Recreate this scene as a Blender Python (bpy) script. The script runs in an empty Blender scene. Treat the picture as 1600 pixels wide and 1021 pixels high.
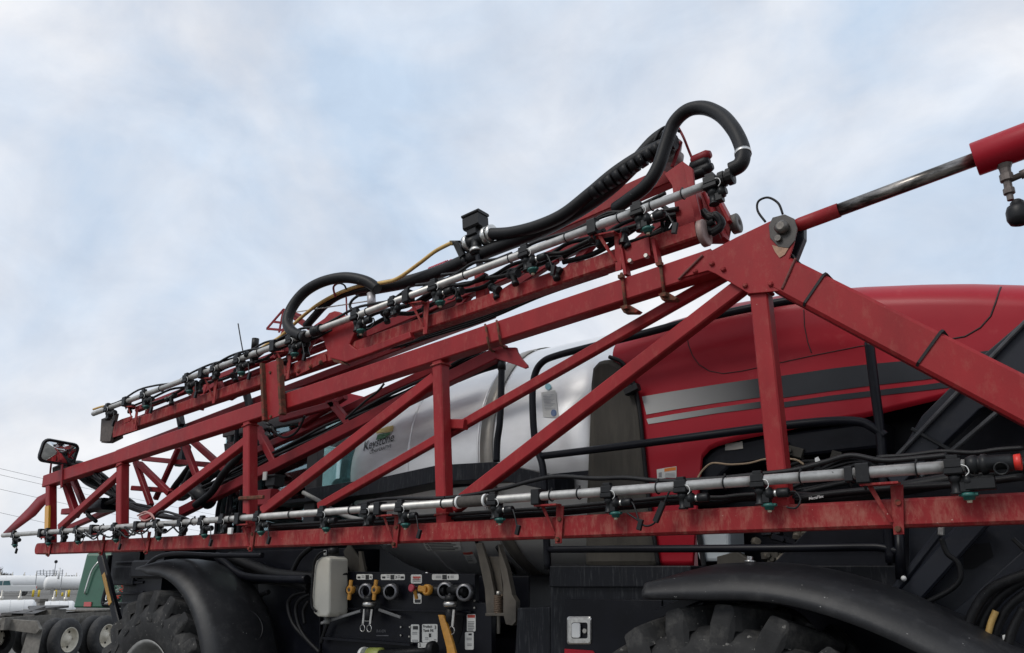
import bpy, math, random
from mathutils import Vector, Matrix
random.seed(7)
R_ = math.radians
# ------------------------------------------------------------------ camera
FPX, CX, CY, EYE = 1200.0, 800.0, 590.0, 1.9
TH, HD = math.atan(315 / 1200.0), R_(52.4)
fw = Vector((-math.cos(HD) * math.cos(TH), math.sin(HD) * math.cos(TH), math.sin(TH)))
rt = Vector((math.sin(HD), math.cos(HD), 0.0))
up = rt.cross(fw)
CAM = Vector((0, 0, EYE))
scene = bpy.context.scene
COL = scene.collection
cd = bpy.data.cameras.new('camera')
cam = bpy.data.objects.new('camera', cd)
COL.objects.link(cam)
cd.sensor_width = 36.0
cd.lens = FPX / 1600.0 * 36.0
cd.shift_y = (CY - 510.5) / 1600.0
cd.clip_end = 3000
cd.clip_start = 0.05
cam.matrix_world = Matrix.Translation(CAM) @ Matrix((rt, up, -fw)).transposed().to_4x4()
scene.camera = cam
# ------------------------------------------------------------------ world and sun
SUN_EL, SUN_AZ = R_(46), R_(196)      # azimuth measured from +Y clockwise
world = bpy.data.worlds.new('World')
scene.world = world
world.use_nodes = True
wn, wl = world.node_tree.nodes, world.node_tree.links
wn.clear()
def N(nt, kind, **kw):
    n = nt.new(kind)
    for k, v in kw.items():
        if k in n.inputs: n.inputs[k].default_value = v
        else: setattr(n, k, v)
    return n
out = N(wn, 'ShaderNodeOutputWorld')
bg = N(wn, 'ShaderNodeBackground')
bg.inputs['Strength'].default_value = 0.12
sky = N(wn, 'ShaderNodeTexSky', sky_type='NISHITA', sun_disc=False)
sky.sun_elevation = SUN_EL
sky.sun_rotation = SUN_AZ
sky.air_density = 1.0
sky.dust_density = 2.0
tc = N(wn, 'ShaderNodeTexCoord')
mp = N(wn, 'ShaderNodeMapping')
mp.inputs['Scale'].default_value = (1.0, 1.0, 1.35)
mp.inputs['Location'].default_value = (0.3, 1.7, 0.2)
wl.new(tc.outputs['Generated'], mp.inputs['Vector'])
n1 = N(wn, 'ShaderNodeTexNoise', Scale=2.9, Detail=7.0, Roughness=0.52, Distortion=0.35)
n2 = N(wn, 'ShaderNodeTexNoise', Scale=6.5, Detail=8.0, Roughness=0.58, Distortion=0.5)
wl.new(mp.outputs[0], n1.inputs['Vector']); wl.new(mp.outputs[0], n2.inputs['Vector'])
r1 = N(wn, 'ShaderNodeValToRGB')
r1.color_ramp.elements[0].position = 0.34; r1.color_ramp.elements[0].color = (4.5, 5.45, 6.7, 1)
r1.color_ramp.elements[1].position = 0.66; r1.color_ramp.elements[1].color = (7.3, 7.35, 7.55, 1)
e = r1.color_ramp.elements.new(0.50); e.color = (5.85, 6.3, 7.0, 1)
wl.new(n1.outputs['Fac'], r1.inputs['Fac'])
r2 = N(wn, 'ShaderNodeValToRGB')
r2.color_ramp.elements[0].position = 0.3; r2.color_ramp.elements[0].color = (0.88, 0.885, 0.90, 1)
r2.color_ramp.elements[1].position = 0.72; r2.color_ramp.elements[1].color = (1.09, 1.085, 1.075, 1)
wl.new(n2.outputs['Fac'], r2.inputs['Fac'])
mul = N(wn, 'ShaderNodeMix', data_type='RGBA', blend_type='MULTIPLY')
mul.inputs[0].default_value = 1.0
wl.new(r1.outputs[0], mul.inputs[6]); wl.new(r2.outputs[0], mul.inputs[7])
mix = N(wn, 'ShaderNodeMix', data_type='RGBA')
mix.inputs[0].default_value = 0.93
wl.new(sky.outputs[0], mix.inputs[6]); wl.new(mul.outputs[2], mix.inputs[7])
wl.new(mix.outputs[2], bg.inputs['Color'])
wl.new(bg.outputs[0], out.inputs['Surface'])
sl = bpy.data.lights.new('sun', 'SUN')
sl.energy = 1.5
sl.angle = R_(22)
sl.color = (1.0, 0.96, 0.90)
sun = bpy.data.objects.new('sun', sl)
COL.objects.link(sun)
sd = Vector((math.sin(SUN_AZ) * math.cos(SUN_EL), math.cos(SUN_AZ) * math.cos(SUN_EL), math.sin(SUN_EL)))
sun.rotation_euler = sd.to_track_quat('Z', 'Y').to_euler()
sun.location = (0, 0, 30)
vs = scene.view_settings
vs.view_transform = 'Standard'; vs.look = 'None'; vs.exposure = 0.13; vs.gamma = 1.0
vs.use_curve_mapping = False

# ------------------------------------------------------------------ helpers: pixel -> place
def ray(x, y): return fw * FPX + rt * (x - CX) + up * (CY - y)
def P(x, y, Y):                      # where the sight line meets the upright plane y = Y
    d = ray(x, y); return CAM + d * (Y / d.y)
def PZ(x, y, z=0.0):                 # where it meets the ground
    d = ray(x, y); return CAM + d * ((z - EYE) / d.z)
def PD(x, y, dist):                  # at a horizontal distance
    d = ray(x, y); return CAM + d * (dist / math.hypot(d.x, d.y))

# ------------------------------------------------------------------ materials
MATS = {}
def mat(name, col, rough=0.5, metal=0.0, var=0.0, vscale=6.0, col2=None, c2=(0.55, 0.7), s2=9.0, bump=0.0, bscale=60.0,
        coat=0.0, stretch=(1, 1, 1), rvar=0.0, spec=0.5, chip=None, cs=80.0, ct=0.69):
    if name in MATS: return MATS[name]
    m = bpy.data.materials.new(name); m.use_nodes = True
    nt, lk = m.node_tree.nodes, m.node_tree.links
    b = nt['Principled BSDF']
    b.inputs['Roughness'].default_value = rough
    b.inputs['Metallic'].default_value = metal
    b.inputs['Coat Weight'].default_value = coat
    b.inputs['Coat Roughness'].default_value = 0.15
    b.inputs['Specular IOR Level'].default_value = spec
    b.inputs['Base Color'].default_value = (*col, 1)
    if var or col2 or bump or rvar:
        g = N(nt, 'ShaderNodeNewGeometry')
        mpp = N(nt, 'ShaderNodeMapping'); mpp.inputs['Scale'].default_value = stretch
        lk.new(g.outputs['Position'], mpp.inputs['Vector'])
        no = N(nt, 'ShaderNodeTexNoise', Scale=vscale, Detail=6.0, Roughness=0.62)
        lk.new(mpp.outputs[0], no.inputs['Vector'])
        rp = N(nt, 'ShaderNodeValToRGB')
        rp.color_ramp.elements[0].position = 0.3; rp.color_ramp.elements[1].position = 0.7
        rp.color_ramp.elements[0].color = (*[c * (1 - var) for c in col], 1)
        rp.color_ramp.elements[1].color = (*[min(1, c * (1 + var)) for c in col], 1)
        lk.new(no.outputs['Fac'], rp.inputs['Fac'])
        last = rp.outputs[0]
        if col2:
            no2 = N(nt, 'ShaderNodeTexNoise', Scale=s2, Detail=8.0, Roughness=0.7)
            lk.new(mpp.outputs[0], no2.inputs['Vector'])
            r2_ = N(nt, 'ShaderNodeValToRGB')
            r2_.color_ramp.elements[0].position = c2[0]; r2_.color_ramp.elements[1].position = c2[1]
            lk.new(no2.outputs['Fac'], r2_.inputs['Fac'])
            mx = N(nt, 'ShaderNodeMix', data_type='RGBA')
            lk.new(r2_.outputs[0], mx.inputs[0]); lk.new(last, mx.inputs[6])
            mx.inputs[7].default_value = (*col2, 1)
            last = mx.outputs[2]
        if chip:
            no3 = N(nt, 'ShaderNodeTexNoise', Scale=cs, Detail=3.0, Roughness=0.6)
            lk.new(g.outputs['Position'], no3.inputs['Vector'])
            r3_ = N(nt, 'ShaderNodeValToRGB')
            r3_.color_ramp.elements[0].position = ct; r3_.color_ramp.elements[1].position = ct + .04
            lk.new(no3.outputs['Fac'], r3_.inputs['Fac'])
            mx = N(nt, 'ShaderNodeMix', data_type='RGBA')
            lk.new(r3_.outputs[0], mx.inputs[0]); lk.new(last, mx.inputs[6]); mx.inputs[7].default_value = (*chip, 1)
            last = mx.outputs[2]
        lk.new(last, b.inputs['Base Color'])
        if rvar:
            mr = N(nt, 'ShaderNodeMapRange')
            mr.inputs['To Min'].default_value = rough - rvar; mr.inputs['To Max'].default_value = rough + rvar
            lk.new(no.outputs['Fac'], mr.inputs['Value']); lk.new(mr.outputs[0], b.inputs['Roughness'])
        if bump:
            nb = N(nt, 'ShaderNodeTexNoise', Scale=bscale, Detail=4.0)
            lk.new(mpp.outputs[0], nb.inputs['Vector'])
            bp = N(nt, 'ShaderNodeBump', Strength=bump, Distance=0.004)
            lk.new(nb.outputs['Fac'], bp.inputs['Height']); lk.new(bp.outputs[0], b.inputs['Normal'])
    MATS[name] = m
    return m
RED = mat('boom_red', (0.250, 0.0155, 0.0185), 0.48, spec=0.22, chip=(.36, .17, .14), cs=60, ct=.73, var=0.18, vscale=4, stretch=(1, 1, .5), col2=(0.30, 0.07, 0.055), c2=(0.52, 0.92), s2=22, bump=0.10, bscale=180, rvar=0.08)
REDW = mat('boom_red_worn', (0.235, 0.018, 0.020), 0.58, spec=0.2, chip=(.40, .24, .20), cs=48, ct=.71, var=0.22, vscale=5, stretch=(1, 1, .35), col2=(0.34, 0.14, 0.105), c2=(0.47, 0.82), s2=30, bump=0.2, bscale=140)
DRED = mat('dull_red', (0.19, 0.010, 0.015), 0.52, spec=0.25, var=0.2, vscale=6, col2=(0.26, 0.09, 0.07), c2=(0.6, 0.85), bump=0.1)
HOODR = mat('hood_red', (0.315, 0.0065, 0.017), 0.42, spec=0.25, var=0.06, vscale=3, coat=0.05, rvar=0.06, col2=(0.40, 0.07, 0.07), c2=(0.6, 0.95), s2=5)
RUST = mat('rust', (0.095, 0.045, 0.028), 0.85, spec=.2, var=0.4, vscale=30, col2=(0.22, 0.04, 0.03), c2=(0.5, 0.6), s2=20, bump=0.5, bscale=90)
STEEL = mat('zinc_steel', (0.48, 0.46, 0.42), 0.42, 0.85, var=0.25, vscale=25)
ALU = mat('aluminium_pipe', (0.50, 0.49, 0.465), 0.50, 0.72, var=0.20, chip=(.16, .15, .14), cs=70, ct=.70, vscale=18, col2=(0.40, 0.38, 0.35), c2=(0.55, 0.85), s2=40, rvar=0.1, bump=0.05)
CHROME = mat('rod_chrome', (0.30, 0.28, 0.26), 0.32, 0.9, var=0.5, vscale=9, col2=(0.06, 0.055, 0.05), c2=(0.42, 0.6), s2=8, stretch=(1, 4, 4), rvar=0.15)
TANKM = mat('stainless', (0.80, 0.80, 0.795), 0.44, 0.78, var=0.10, vscale=3.0, col2=(0.74, 0.735, 0.73), c2=(0.45, 0.8), s2=5, rvar=0.08, stretch=(0.5, 1, 1.0), bump=0.03, bscale=12)
TANKD = mat('stainless_dull', (0.30, 0.28, 0.25), 0.45, 0.75, var=0.2, vscale=5, rvar=0.1)
SHROUD = mat('grey_shroud', (0.045, 0.041, 0.034), 0.6, 0.1, spec=0.3, var=0.25, vscale=7, col2=(0.075, 0.067, 0.055), c2=(0.45, 0.8), s2=12, stretch=(1, 1, 0.2))
RUB = mat('hose_rubber', (0.0085, 0.0085, 0.0095), 0.48, spec=0.24, chip=(.20, .20, .19), cs=34, ct=.72, var=0.3, vscale=30, col2=(0.045, 0.043, 0.040), c2=(0.6, 0.85), s2=25, bump=0.25, bscale=200)
PLA = mat('black_plastic', (0.009, 0.0095, 0.0105), 0.45, spec=0.28, var=0.25, vscale=40, col2=(0.045, 0.045, 0.043), c2=(0.58, 0.9), s2=50, bump=0.1)
BLK = mat('black_paint', (0.0045, 0.005, 0.0085), 0.40, spec=0.22, var=0.3, vscale=5, col2=(0.018, 0.018, 0.021), c2=(0.55, 0.9), s2=9, rvar=0.1)
BLKD = mat('black_paint_dusty', (0.0055, 0.0065, 0.010), 0.5, spec=0.25, var=0.3, vscale=8, col2=(0.075, 0.078, 0.082), c2=(0.52, 0.84), s2=75, stretch=(1, 1, 0.10), bump=0.06)
FEND = mat('fender_plastic', (0.0145, 0.015, 0.017), 0.50, spec=0.36, var=0.25, vscale=4, col2=(0.045, 0.045, 0.046), c2=(0.5, 0.85), s2=12, chip=(.34, .34, .33), cs=42, ct=.715, bump=0.15, bscale=120, rvar=0.1)
TYRE = mat('tyre_rubber', (0.016, 0.016, 0.0165), 0.7, spec=0.3, var=0.3, vscale=10, col2=(0.075, 0.072, 0.067), c2=(0.50, 0.82), s2=9, chip=(.15, .145, .135), cs=26, ct=.66, bump=0.35, bscale=50)
DUST = mat('dry_mud', (0.16, 0.15, 0.135), 0.95, var=0.4, vscale=60)
GREYP = mat('rim_grey', (0.22, 0.22, 0.21), 0.45, 0.3, var=0.2, vscale=12, col2=(0.34, 0.33, 0.3), c2=(0.55, 0.8))
SILV = mat('silver_ring', (0.62, 0.61, 0.58), 0.30, 0.95, var=0.2, vscale=60)
TEAL = mat('nozzle_green', (0.010, 0.085, 0.072), 0.45, var=0.2, vscale=60, col2=(0.10, 0.20, 0.17), c2=(0.6, 0.8), s2=60)
CREAM = mat('tip_cream', (0.55, 0.47, 0.34), 0.5)
JUG = mat('jug_white', (0.56, 0.54, 0.47), 0.5, var=0.06, vscale=6, col2=(0.40, 0.38, 0.33), c2=(0.6, 0.95), s2=10)
RESV = mat('reservoir_white', (0.42, 0.46, 0.48), 0.5, var=0.08, vscale=6)
YEL = mat('handle_yellow', (0.50, 0.235, 0.03), 0.45, var=0.15, vscale=30)
YHOSE = mat('yellow_hose', (0.55, 0.36, 0.12), 0.5, var=0.2, vscale=14, col2=(0.42, 0.22, 0.05), c2=(0.5, 0.7))
TAN = mat('tan_wire', (0.42, 0.30, 0.19), 0.6)
WHT = mat('label_white', (0.60, 0.60, 0.57), 0.5, var=0.05, vscale=20)
WPL = mat('white_plastic', (0.72, 0.72, 0.70), 0.4)
INK = mat('label_black', (0.02, 0.02, 0.02), 0.5)
ORG = mat('label_orange', (0.70, 0.20, 0.02), 0.5)
LRED = mat('label_red', (0.45, 0.06, 0.04), 0.5)
GRN = mat('logo_green', (0.06, 0.22, 0.09), 0.5)
SUNY = mat('logo_yellow', (0.70, 0.56, 0.20), 0.5)
KNOB = mat('knob_red', (0.42, 0.045, 0.07), 0.4)
BEAC = mat('beacon_orange', (0.80, 0.25, 0.01), 0.3)
LIME = mat('filter_lime', (0.26, 0.29, 0.07), 0.45)
RPLUG = mat('plug_red', (0.60, 0.03, 0.02), 0.4)
INTER = mat('cab_interior', (0.05, 0.052, 0.055), 0.7)
PILL = mat('cab_pillar', (0.055, 0.055, 0.058), 0.5, var=0.15, vscale=5)
def glass(name, tint, gloss=0.25):
    m = bpy.data.materials.new(name); m.use_nodes = True
    nt, lk = m.node_tree.nodes, m.node_tree.links
    nt.clear()
    o = N(nt, 'ShaderNodeOutputMaterial'); t = N(nt, 'ShaderNodeBsdfTransparent'); g = N(nt, 'ShaderNodeBsdfGlossy')
    t.inputs['Color'].default_value = (*tint, 1); g.inputs['Roughness'].default_value = 0.04
    g.inputs['Color'].default_value = (0.74, 0.93, 0.94, 1)
    fr = N(nt, 'ShaderNodeFresnel', IOR=1.5)
    mr = N(nt, 'ShaderNodeMath', operation='ADD'); mr.inputs[1].default_value = gloss
    lk.new(fr.outputs[0], mr.inputs[0])
    mx = N(nt, 'ShaderNodeMixShader')
    lk.new(mr.outputs[0], mx.inputs[0]); lk.new(t.outputs[0], mx.inputs[1]); lk.new(g.outputs[0], mx.inputs[2])
    lk.new(mx.outputs[0], o.inputs['Surface'])
    MATS[name] = m
    return m
GLS = glass('cab_glass', (0.84, 0.93, 0.92), 0.22)
MIRR = mat('mirror_glass', (0.75, 0.77, 0.78), 0.03, 1.0)
# stripe print that fades from silver to charcoal along the hood
def fade_mat(name, ca, cb, x0, x1):
    m = bpy.data.materials.new(name); m.use_nodes = True
    nt, lk = m.node_tree.nodes, m.node_tree.links
    b = nt['Principled BSDF']; b.inputs['Roughness'].default_value = 0.42; b.inputs['Specular IOR Level'].default_value = 0.25
    g = N(nt, 'ShaderNodeNewGeometry'); s = N(nt, 'ShaderNodeSeparateXYZ'); lk.new(g.outputs['Position'], s.inputs[0])
    mr = N(nt, 'ShaderNodeMapRange'); mr.inputs['From Min'].default_value = x0; mr.inputs['From Max'].default_value = x1
    lk.new(s.outputs['X'], mr.inputs['Value'])
    mx = N(nt, 'ShaderNodeMix', data_type='RGBA'); lk.new(mr.outputs[0], mx.inputs[0])
    mx.inputs[6].default_value = (*ca, 1); mx.inputs[7].default_value = (*cb, 1)
    lk.new(mx.outputs[2], b.inputs['Base Color'])
    return m

# ------------------------------------------------------------------ helpers: mesh building
class MB:
    def __init__(self): self.v, self.f, self.mi, self.sm = [], [], [], []
    def add(self, vs, fs, m=0, smooth=False):
        o = len(self.v); self.v += [tuple(p) for p in vs]
        for q in fs:
            self.f.append([i + o for i in q]); self.mi.append(m); self.sm.append(smooth)
        return self
    def box(self, c, s, m=0, rot=None, ch=0.0):
        c = Vector(c); hx, hy, hz = s[0] / 2, s[1] / 2, s[2] / 2
        rot = rot or Matrix.Identity(3)
        if ch:
            return self.beam(c + rot @ Vector((-hx, 0, 0)), c + rot @ Vector((hx, 0, 0)), s[1], s[2], m, side=rot @ Vector((0, 1, 0)), ch=ch)
        vs = [c + rot @ Vector((x, y, z)) for x in (-hx, hx) for y in (-hy, hy) for z in (-hz, hz)]
        return self.add(vs, [(0, 1, 3, 2), (4, 6, 7, 5), (0, 4, 5, 1), (2, 3, 7, 6), (0, 2, 6, 4), (1, 5, 7, 3)], m)
    def beam(self, a, b, w, h, m=0, side=None, ch=0.008):
        a, b = Vector(a), Vector(b); d = (b - a).normalized()
        s = Vector(side) if side is not None else Vector((0, 1, 0))
        s = (s - d * s.dot(d)).normalized(); n = s.cross(d)
        ch = min(ch, w * .3, h * .3)
        pr = [(-w/2, -h/2+ch), (-w/2+ch, -h/2), (w/2-ch, -h/2), (w/2, -h/2+ch), (w/2, h/2-ch), (w/2-ch, h/2), (-w/2+ch, h/2), (-w/2, h/2-ch)]
        vs = [a + s * x + n * y for x, y in pr] + [b + s * x + n * y for x, y in pr]
        fs = [tuple(range(7, -1, -1)), tuple(range(8, 16))] + [(i, (i+1) % 8, (i+1) % 8 + 8, i + 8) for i in range(8)]
        return self.add(vs, fs, m)
    def lathe(self, a, b, prof, n=20, m=0, smooth=True, cap=True):
        """prof: list of (t along a->b in metres, radius)"""
        a, b = Vector(a), Vector(b); d = (b - a).normalized()
        s = d.orthogonal().normalized(); u = d.cross(s)
        vs, fs = [], []
        for t, r in prof:
            for k in range(n):
                q = 2 * math.pi * k / n
                vs.append(a + d * t + (s * math.cos(q) + u * math.sin(q)) * max(r, 1e-4))
        for i in range(len(prof) - 1):
            for k in range(n):
                fs.append((i*n+k, i*n+(k+1) % n, (i+1)*n+(k+1) % n, (i+1)*n+k))
        self.add(vs, fs, m, smooth)
        if cap:
            o = len(self.v) - len(vs)
            self.f.append([o + k for k in range(n - 1, -1, -1)]); self.mi.append(m); self.sm.append(False)
            self.f.append([o + (len(prof)-1)*n + k for k in range(n)]); self.mi.append(m); self.sm.append(False)
        return self
    def cyl(self, a, b, r, n=16, m=0, r2=None, smooth=True):
        L = (Vector(b) - Vector(a)).length
        return self.lathe(a, b, [(0, r), (L, r if r2 is None else r2)], n, m, smooth)
    def tube(self, pts, r, n=10, m=0, sub=6, closed=False):
        pts = [Vector(p) for p in pts]
        if sub > 1 and len(pts) > 2:
            q = []
            k = len(pts)
            for i in range(k if closed else k - 1):
                p0, p1, p2, p3 = pts[(i-1) % k if closed or i > 0 else 0], pts[i], pts[(i+1) % k], pts[(i+2) % k if closed or i+2 < k else k-1]
                for j in range(sub):
                    t = j / sub
                    q.append(0.5 * ((2*p1) + (p2-p0)*t + (2*p0-5*p1+4*p2-p3)*t*t + (-p0+3*p1-3*p2+p3)*t**3))
            if not closed: q.append(pts[-1])
            pts = q
        K = len(pts); vs, fs = [], []
        nrm = None
        for i, p in enumerate(pts):
            d = (pts[(i+1) % K if closed else min(i+1, K-1)] - pts[(i-1) % K if closed else max(i-1, 0)]).normalized()
            if nrm is None: nrm = d.orthogonal().normalized()
            nrm = (nrm - d * nrm.dot(d)).normalized(); u = d.cross(nrm)
            rr = r(i / max(1, K - 1)) if callable(r) else r
            for k in range(n):
                a = 2 * math.pi * k / n
                vs.append(p + (nrm * math.cos(a) + u * math.sin(a)) * rr)
        for i in range(K if closed else K - 1):
            for k in range(n):
                j = (i + 1) % K
                fs.append((i*n+k, i*n+(k+1) % n, j*n+(k+1) % n, j*n+k))
        self.add(vs, fs, m, True)
        if not closed:
            o = len(self.v) - len(vs)
            self.f.append([o + k for k in range(n-1, -1, -1)]); self.mi.append(m); self.sm.append(False)
            self.f.append([o + (K-1)*n + k for k in range(n)]); self.mi.append(m); self.sm.append(False)
        return self
    def prism(self, pts, off, m=0):
        pts = [Vector(p) for p in pts]; off = Vector(off); k = len(pts)
        return self.add(pts + [p + off for p in pts], [tuple(range(k)), tuple(range(2*k-1, k-1, -1))] + [(i, i+k, (i+1) % k + k, (i+1) % k) for i in range(k)], m)
    def plate(self, px, Y, t, m=0):      # outline given by sight lines onto the plane y = Y, thickness t backwards
        return self.prism([P(x, y, Y) for x, y in px], (0, t, 0), m)
    def grid(self, rows, m=0, smooth=True):
        h, w = len(rows), len(rows[0])
        return self.add([p for r in rows for p in r], [(i*w+j, i*w+j+1, (i+1)*w+j+1, (i+1)*w+j) for i in range(h-1) for j in range(w-1)], m, smooth)
    def ball(self, c, r, n=14, m=0, sz=(1, 1, 1)):
        c = Vector(c); rows = []
        for i in range(n // 2 + 1):
            a = math.pi * i / (n // 2)
            rows.append([c + Vector((math.sin(a)*math.cos(2*math.pi*k/n)*r*sz[0], math.sin(a)*math.sin(2*math.pi*k/n)*r*sz[1], math.cos(a)*r*sz[2])) for k in range(n + 1)])
        return self.grid(rows, m)
    def mesh(self, name, mats):
        me = bpy.data.meshes.new(name)
        me.from_pydata(self.v, [], self.f)
        for m in mats: me.materials.append(m)
        me.polygons.foreach_set('material_index', self.mi)
        me.polygons.foreach_set('use_smooth', self.sm)
        me.update()
        return me
    def build(self, name, mats, parent=None, bevel=0.0, label=None, solid=0.0):
        if not isinstance(mats, (list, tuple)): mats = [mats]
        o = bpy.data.objects.new(name, self.mesh(name, mats))
        COL.objects.link(o)
        attach(o, parent)
        if solid:
            md = o.modifiers.new('thickness', 'SOLIDIFY'); md.thickness = solid; md.offset = -1
        if bevel:
            md = o.modifiers.new('edge', 'BEVEL'); md.width = bevel; md.segments = 2; md.limit_method = 'ANGLE'; md.angle_limit = R_(40)
        if label: o['label'] = label
        return o
INV = {}
def attach(o, parent):
    if parent is None: return
    o.parent = parent
    o.matrix_parent_inverse = WM(parent).inverted()
def WM(o):
    m = Matrix.LocRotScale(o.location, o.rotation_euler, o.scale)
    if o.parent: m = WM(o.parent) @ o.matrix_parent_inverse @ m
    return m
def empty(name, loc, label, cat, group=None):
    o = bpy.data.objects.new(name, None); COL.objects.link(o); o.location = loc
    o.empty_display_size = 0.2
    tag(o, label, cat, group); return o
def tag(o, label, cat, group=None, kind=None):
    o['label'] = label
    if cat: o['category'] = cat
    if group: o['group'] = group
    if kind: o['kind'] = kind
    return o
def inst(me, name, mw, parent):
    o = bpy.data.objects.new(name, me); COL.objects.link(o)
    o.location = mw.to_translation(); o.rotation_euler = mw.to_euler(); o.scale = mw.to_scale()
    attach(o, parent)
    return o
def lerp(a, b, t): return a + (b - a) * t
def interp(tab, x):
    if x <= tab[0][0]: return tab[0][1]
    for (x0, y0), (x1, y1) in zip(tab, tab[1:]):
        if x <= x1: return y0 + (y1 - y0) * (x - x0) / (x1 - x0)
    return tab[-1][1]
def pline(pts, Y): return [P(x, y, Y) for x, y in pts]
def text_mesh(s, size=1.0, shear=0.0, bold=0.0):
    cu = bpy.data.curves.new('lettering', 'FONT'); cu.body = s; cu.size = size; cu.shear = shear; cu.offset = bold
    cu.resolution_u = 3
    o = bpy.data.objects.new('lettering', cu); COL.objects.link(o)
    dg = bpy.context.evaluated_depsgraph_get()
    me = o.evaluated_get(dg).to_mesh()
    vs = [v.co.copy() for v in me.vertices]; fs = [tuple(p.vertices) for p in me.polygons]
    o.evaluated_get(dg).to_mesh_clear()
    bpy.data.objects.remove(o); bpy.data.curves.remove(cu)
    return vs, fs
def letters(s, x0, y0, x1, y1, hpx, surf, mb=None, shear=0.0, bold=0.0, m=0):
    """lettering along the pixel baseline (x0,y0)-(x1,y1), cap height hpx, laid on surf(px,py)"""
    vs, fs = text_mesh(s, 1.0, shear, bold)
    xa, xb = min(v.x for v in vs), max(v.x for v in vs)
    cap = 0.69
    mb = mb or MB()
    def f(v):
        t = (v.x - xa) / (xb - xa)
        return surf(lerp(x0, x1, t), lerp(y0, y1, t) - v.y / cap * hpx)
    return mb.add([f(v) for v in vs], fs, m)

# =================================================================== SETTING
GRAVEL = mat('gravel', (0.115, 0.11, 0.10), 0.95, var=0.35, vscale=0.8, col2=(0.20, 0.195, 0.185), c2=(0.5, 0.75), s2=0.35, bump=0.6, bscale=25)
g = MB()
g.add([(-900, -500, 0), (500, -500, 0), (500, 900, 0), (-900, 900, 0)], [(0, 1, 2, 3)])
tag(g.build('ground', GRAVEL), 'grey gravel yard under the machines', None, kind='structure')

# =================================================================== SPRAYER
SPR = empty('crop_sprayer', (-4.0, 5.4, 0), 'large red self-propelled crop sprayer with folded truss booms and steel tank', 'sprayer')
YB = 3.60
# ---------------------------------------------------------------- inner boom
LA, LB = P(1600, 795, YB), P(65, 858, YB)
LD = (LA - LB).normalized()
def lchord(x):                       # point on lower chord axis seen at pixel column x
    d = ray(x, 800); X = YB * d.x / d.y
    t = (X - LA.x) / (LB.x - LA.x); return LA.lerp(LB, t)
m = MB()
m.beam(LB, LA + LD * 1.6, 0.10, 0.118, ch=0.012)
m.cyl(LB + Vector((0.0, -0.045, 0)), LB + Vector((0.0, 0.045, 0)), 0.058, 20)
boom = m.build('boom_section', REDW, SPR, label='long lower chord of the near folded boom')
def bar(name, p, q, Y, w=0.08, h=0.08, mt=RED, par=boom, Y2=None, ext=(0, 0)):
    a, b = P(*p, Y), P(*q, Y if Y2 is None else Y2)
    d = (b - a).normalized()
    return MB().beam(a - d * ext[0], b + d * ext[1], w, h, ch=0.007).build(name, mt, par)
bar('top_chord', (1118, 411), (74, 753), YB, 0.10, 0.132)
for (p, q, w, h) in [((1188, 448), (1224, 800), 0.085, 0.088), ((688, 555), (696, 830), 0.085, 0.084), ((391, 650), (391, 845), 0.085, 0.088),
                     ((192, 718), (191, 850), 0.085, 0.095), ((80, 758), (80, 852), 0.085, 0.085)]:
    bar('post', p, q, YB, w, h)
def weld(p, q, Y, w, h, t):
    a, b = P(*p, Y), P(*q, Y); d = (b - a).normalized(); c = a + d * t
    sv = Vector((0, 1, 0)); n_ = sv.cross(d)
    MB().tube([c + sv * x * (w / 2 + .002) + n_ * y * (h / 2 + .002) for x, y in [(-1, -1), (-1, 0), (-1, 1), (0, 1), (1, 1), (1, 0), (1, -1), (0, -1)]], .007, 6, sub=3, closed=True).build('weld_bead', REDW, boom)
for (p, q, yt, yb_) in [((1188, 448), (1224, 800), 461, 771), ((688, 555), (696, 830), 573, 806), ((391, 650), (391, 845), 667, 826), ((192, 718), (191, 850), 729, 839)]:
    L_ = (P(*q, YB) - P(*p, YB)).length
    for yy in (yt, yb_): weld(p, q, YB, .085, .088, L_ * (yy - p[1]) / (q[1] - p[1]))
bar('diagonal_brace', (1178, 434), (712, 792), YB, 0.07, 0.082)
bar('diagonal_brace', (1140, 426), (705, 675), YB + 0.09, 0.05, 0.062)
bar('diagonal_brace', (705, 675), (500, 792), YB + 0.10, 0.05, 0.062)
bar('stub_plate', (694, 663), (728, 664), YB + 0.06, 0.05, 0.065)
bar('diagonal_brace', (681, 591), (412, 799), YB, 0.06, 0.078)
bar('diagonal_brace', (388, 688), (225, 812), YB, 0.06, 0.075)
bar('diagonal_brace', (186, 742), (95, 824), YB, 0.06, 0.070)
# gusset, arm to the rear and straps
m = MB()
m.plate([(1058, 436), (1070, 418), (1096, 400), (1150, 371), (1213, 341), (1228, 336), (1240, 343), (1246, 356), (1240, 383), (1217, 455), (1170, 459), (1118, 428), (1106, 423)], YB - 0.062, 0.012)
m.plate([(1106, 410), (1150, 375), (1213, 345), (1240, 350), (1232, 392), (1214, 440), (1170, 450), (1118, 420)], YB + 0.055, 0.012)
m.build('gusset_plate', RED, boom, bevel=0.003)
MB().plate([(1201, 352), (1207, 340), (1226, 335), (1241, 342), (1246, 357), (1242, 376), (1232, 388), (1216, 386), (1203, 372)], YB - 0.068, 0.006).build('pin_boss', mat('greasy_black', (0.03, 0.024, 0.02), 0.4, var=0.4, vscale=40), boom, bevel=0.002)
MB().plate([(1206, 383), (1222, 387), (1232, 388), (1226, 398), (1218, 403), (1211, 394)], YB - 0.0665, 0.004).build('bare_patch', mat('worn_primer', (0.34, 0.20, 0.13), 0.7, var=0.3, vscale=40), boom)
c = P(1222, 356, YB - 0.075)
m = MB(); m.lathe(c + Vector((0, -0.03, 0)), c + Vector((0, 0.05, 0)), [(0, 0.018), (0.012, 0.034), (0.06, 0.034)], 18)
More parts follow.
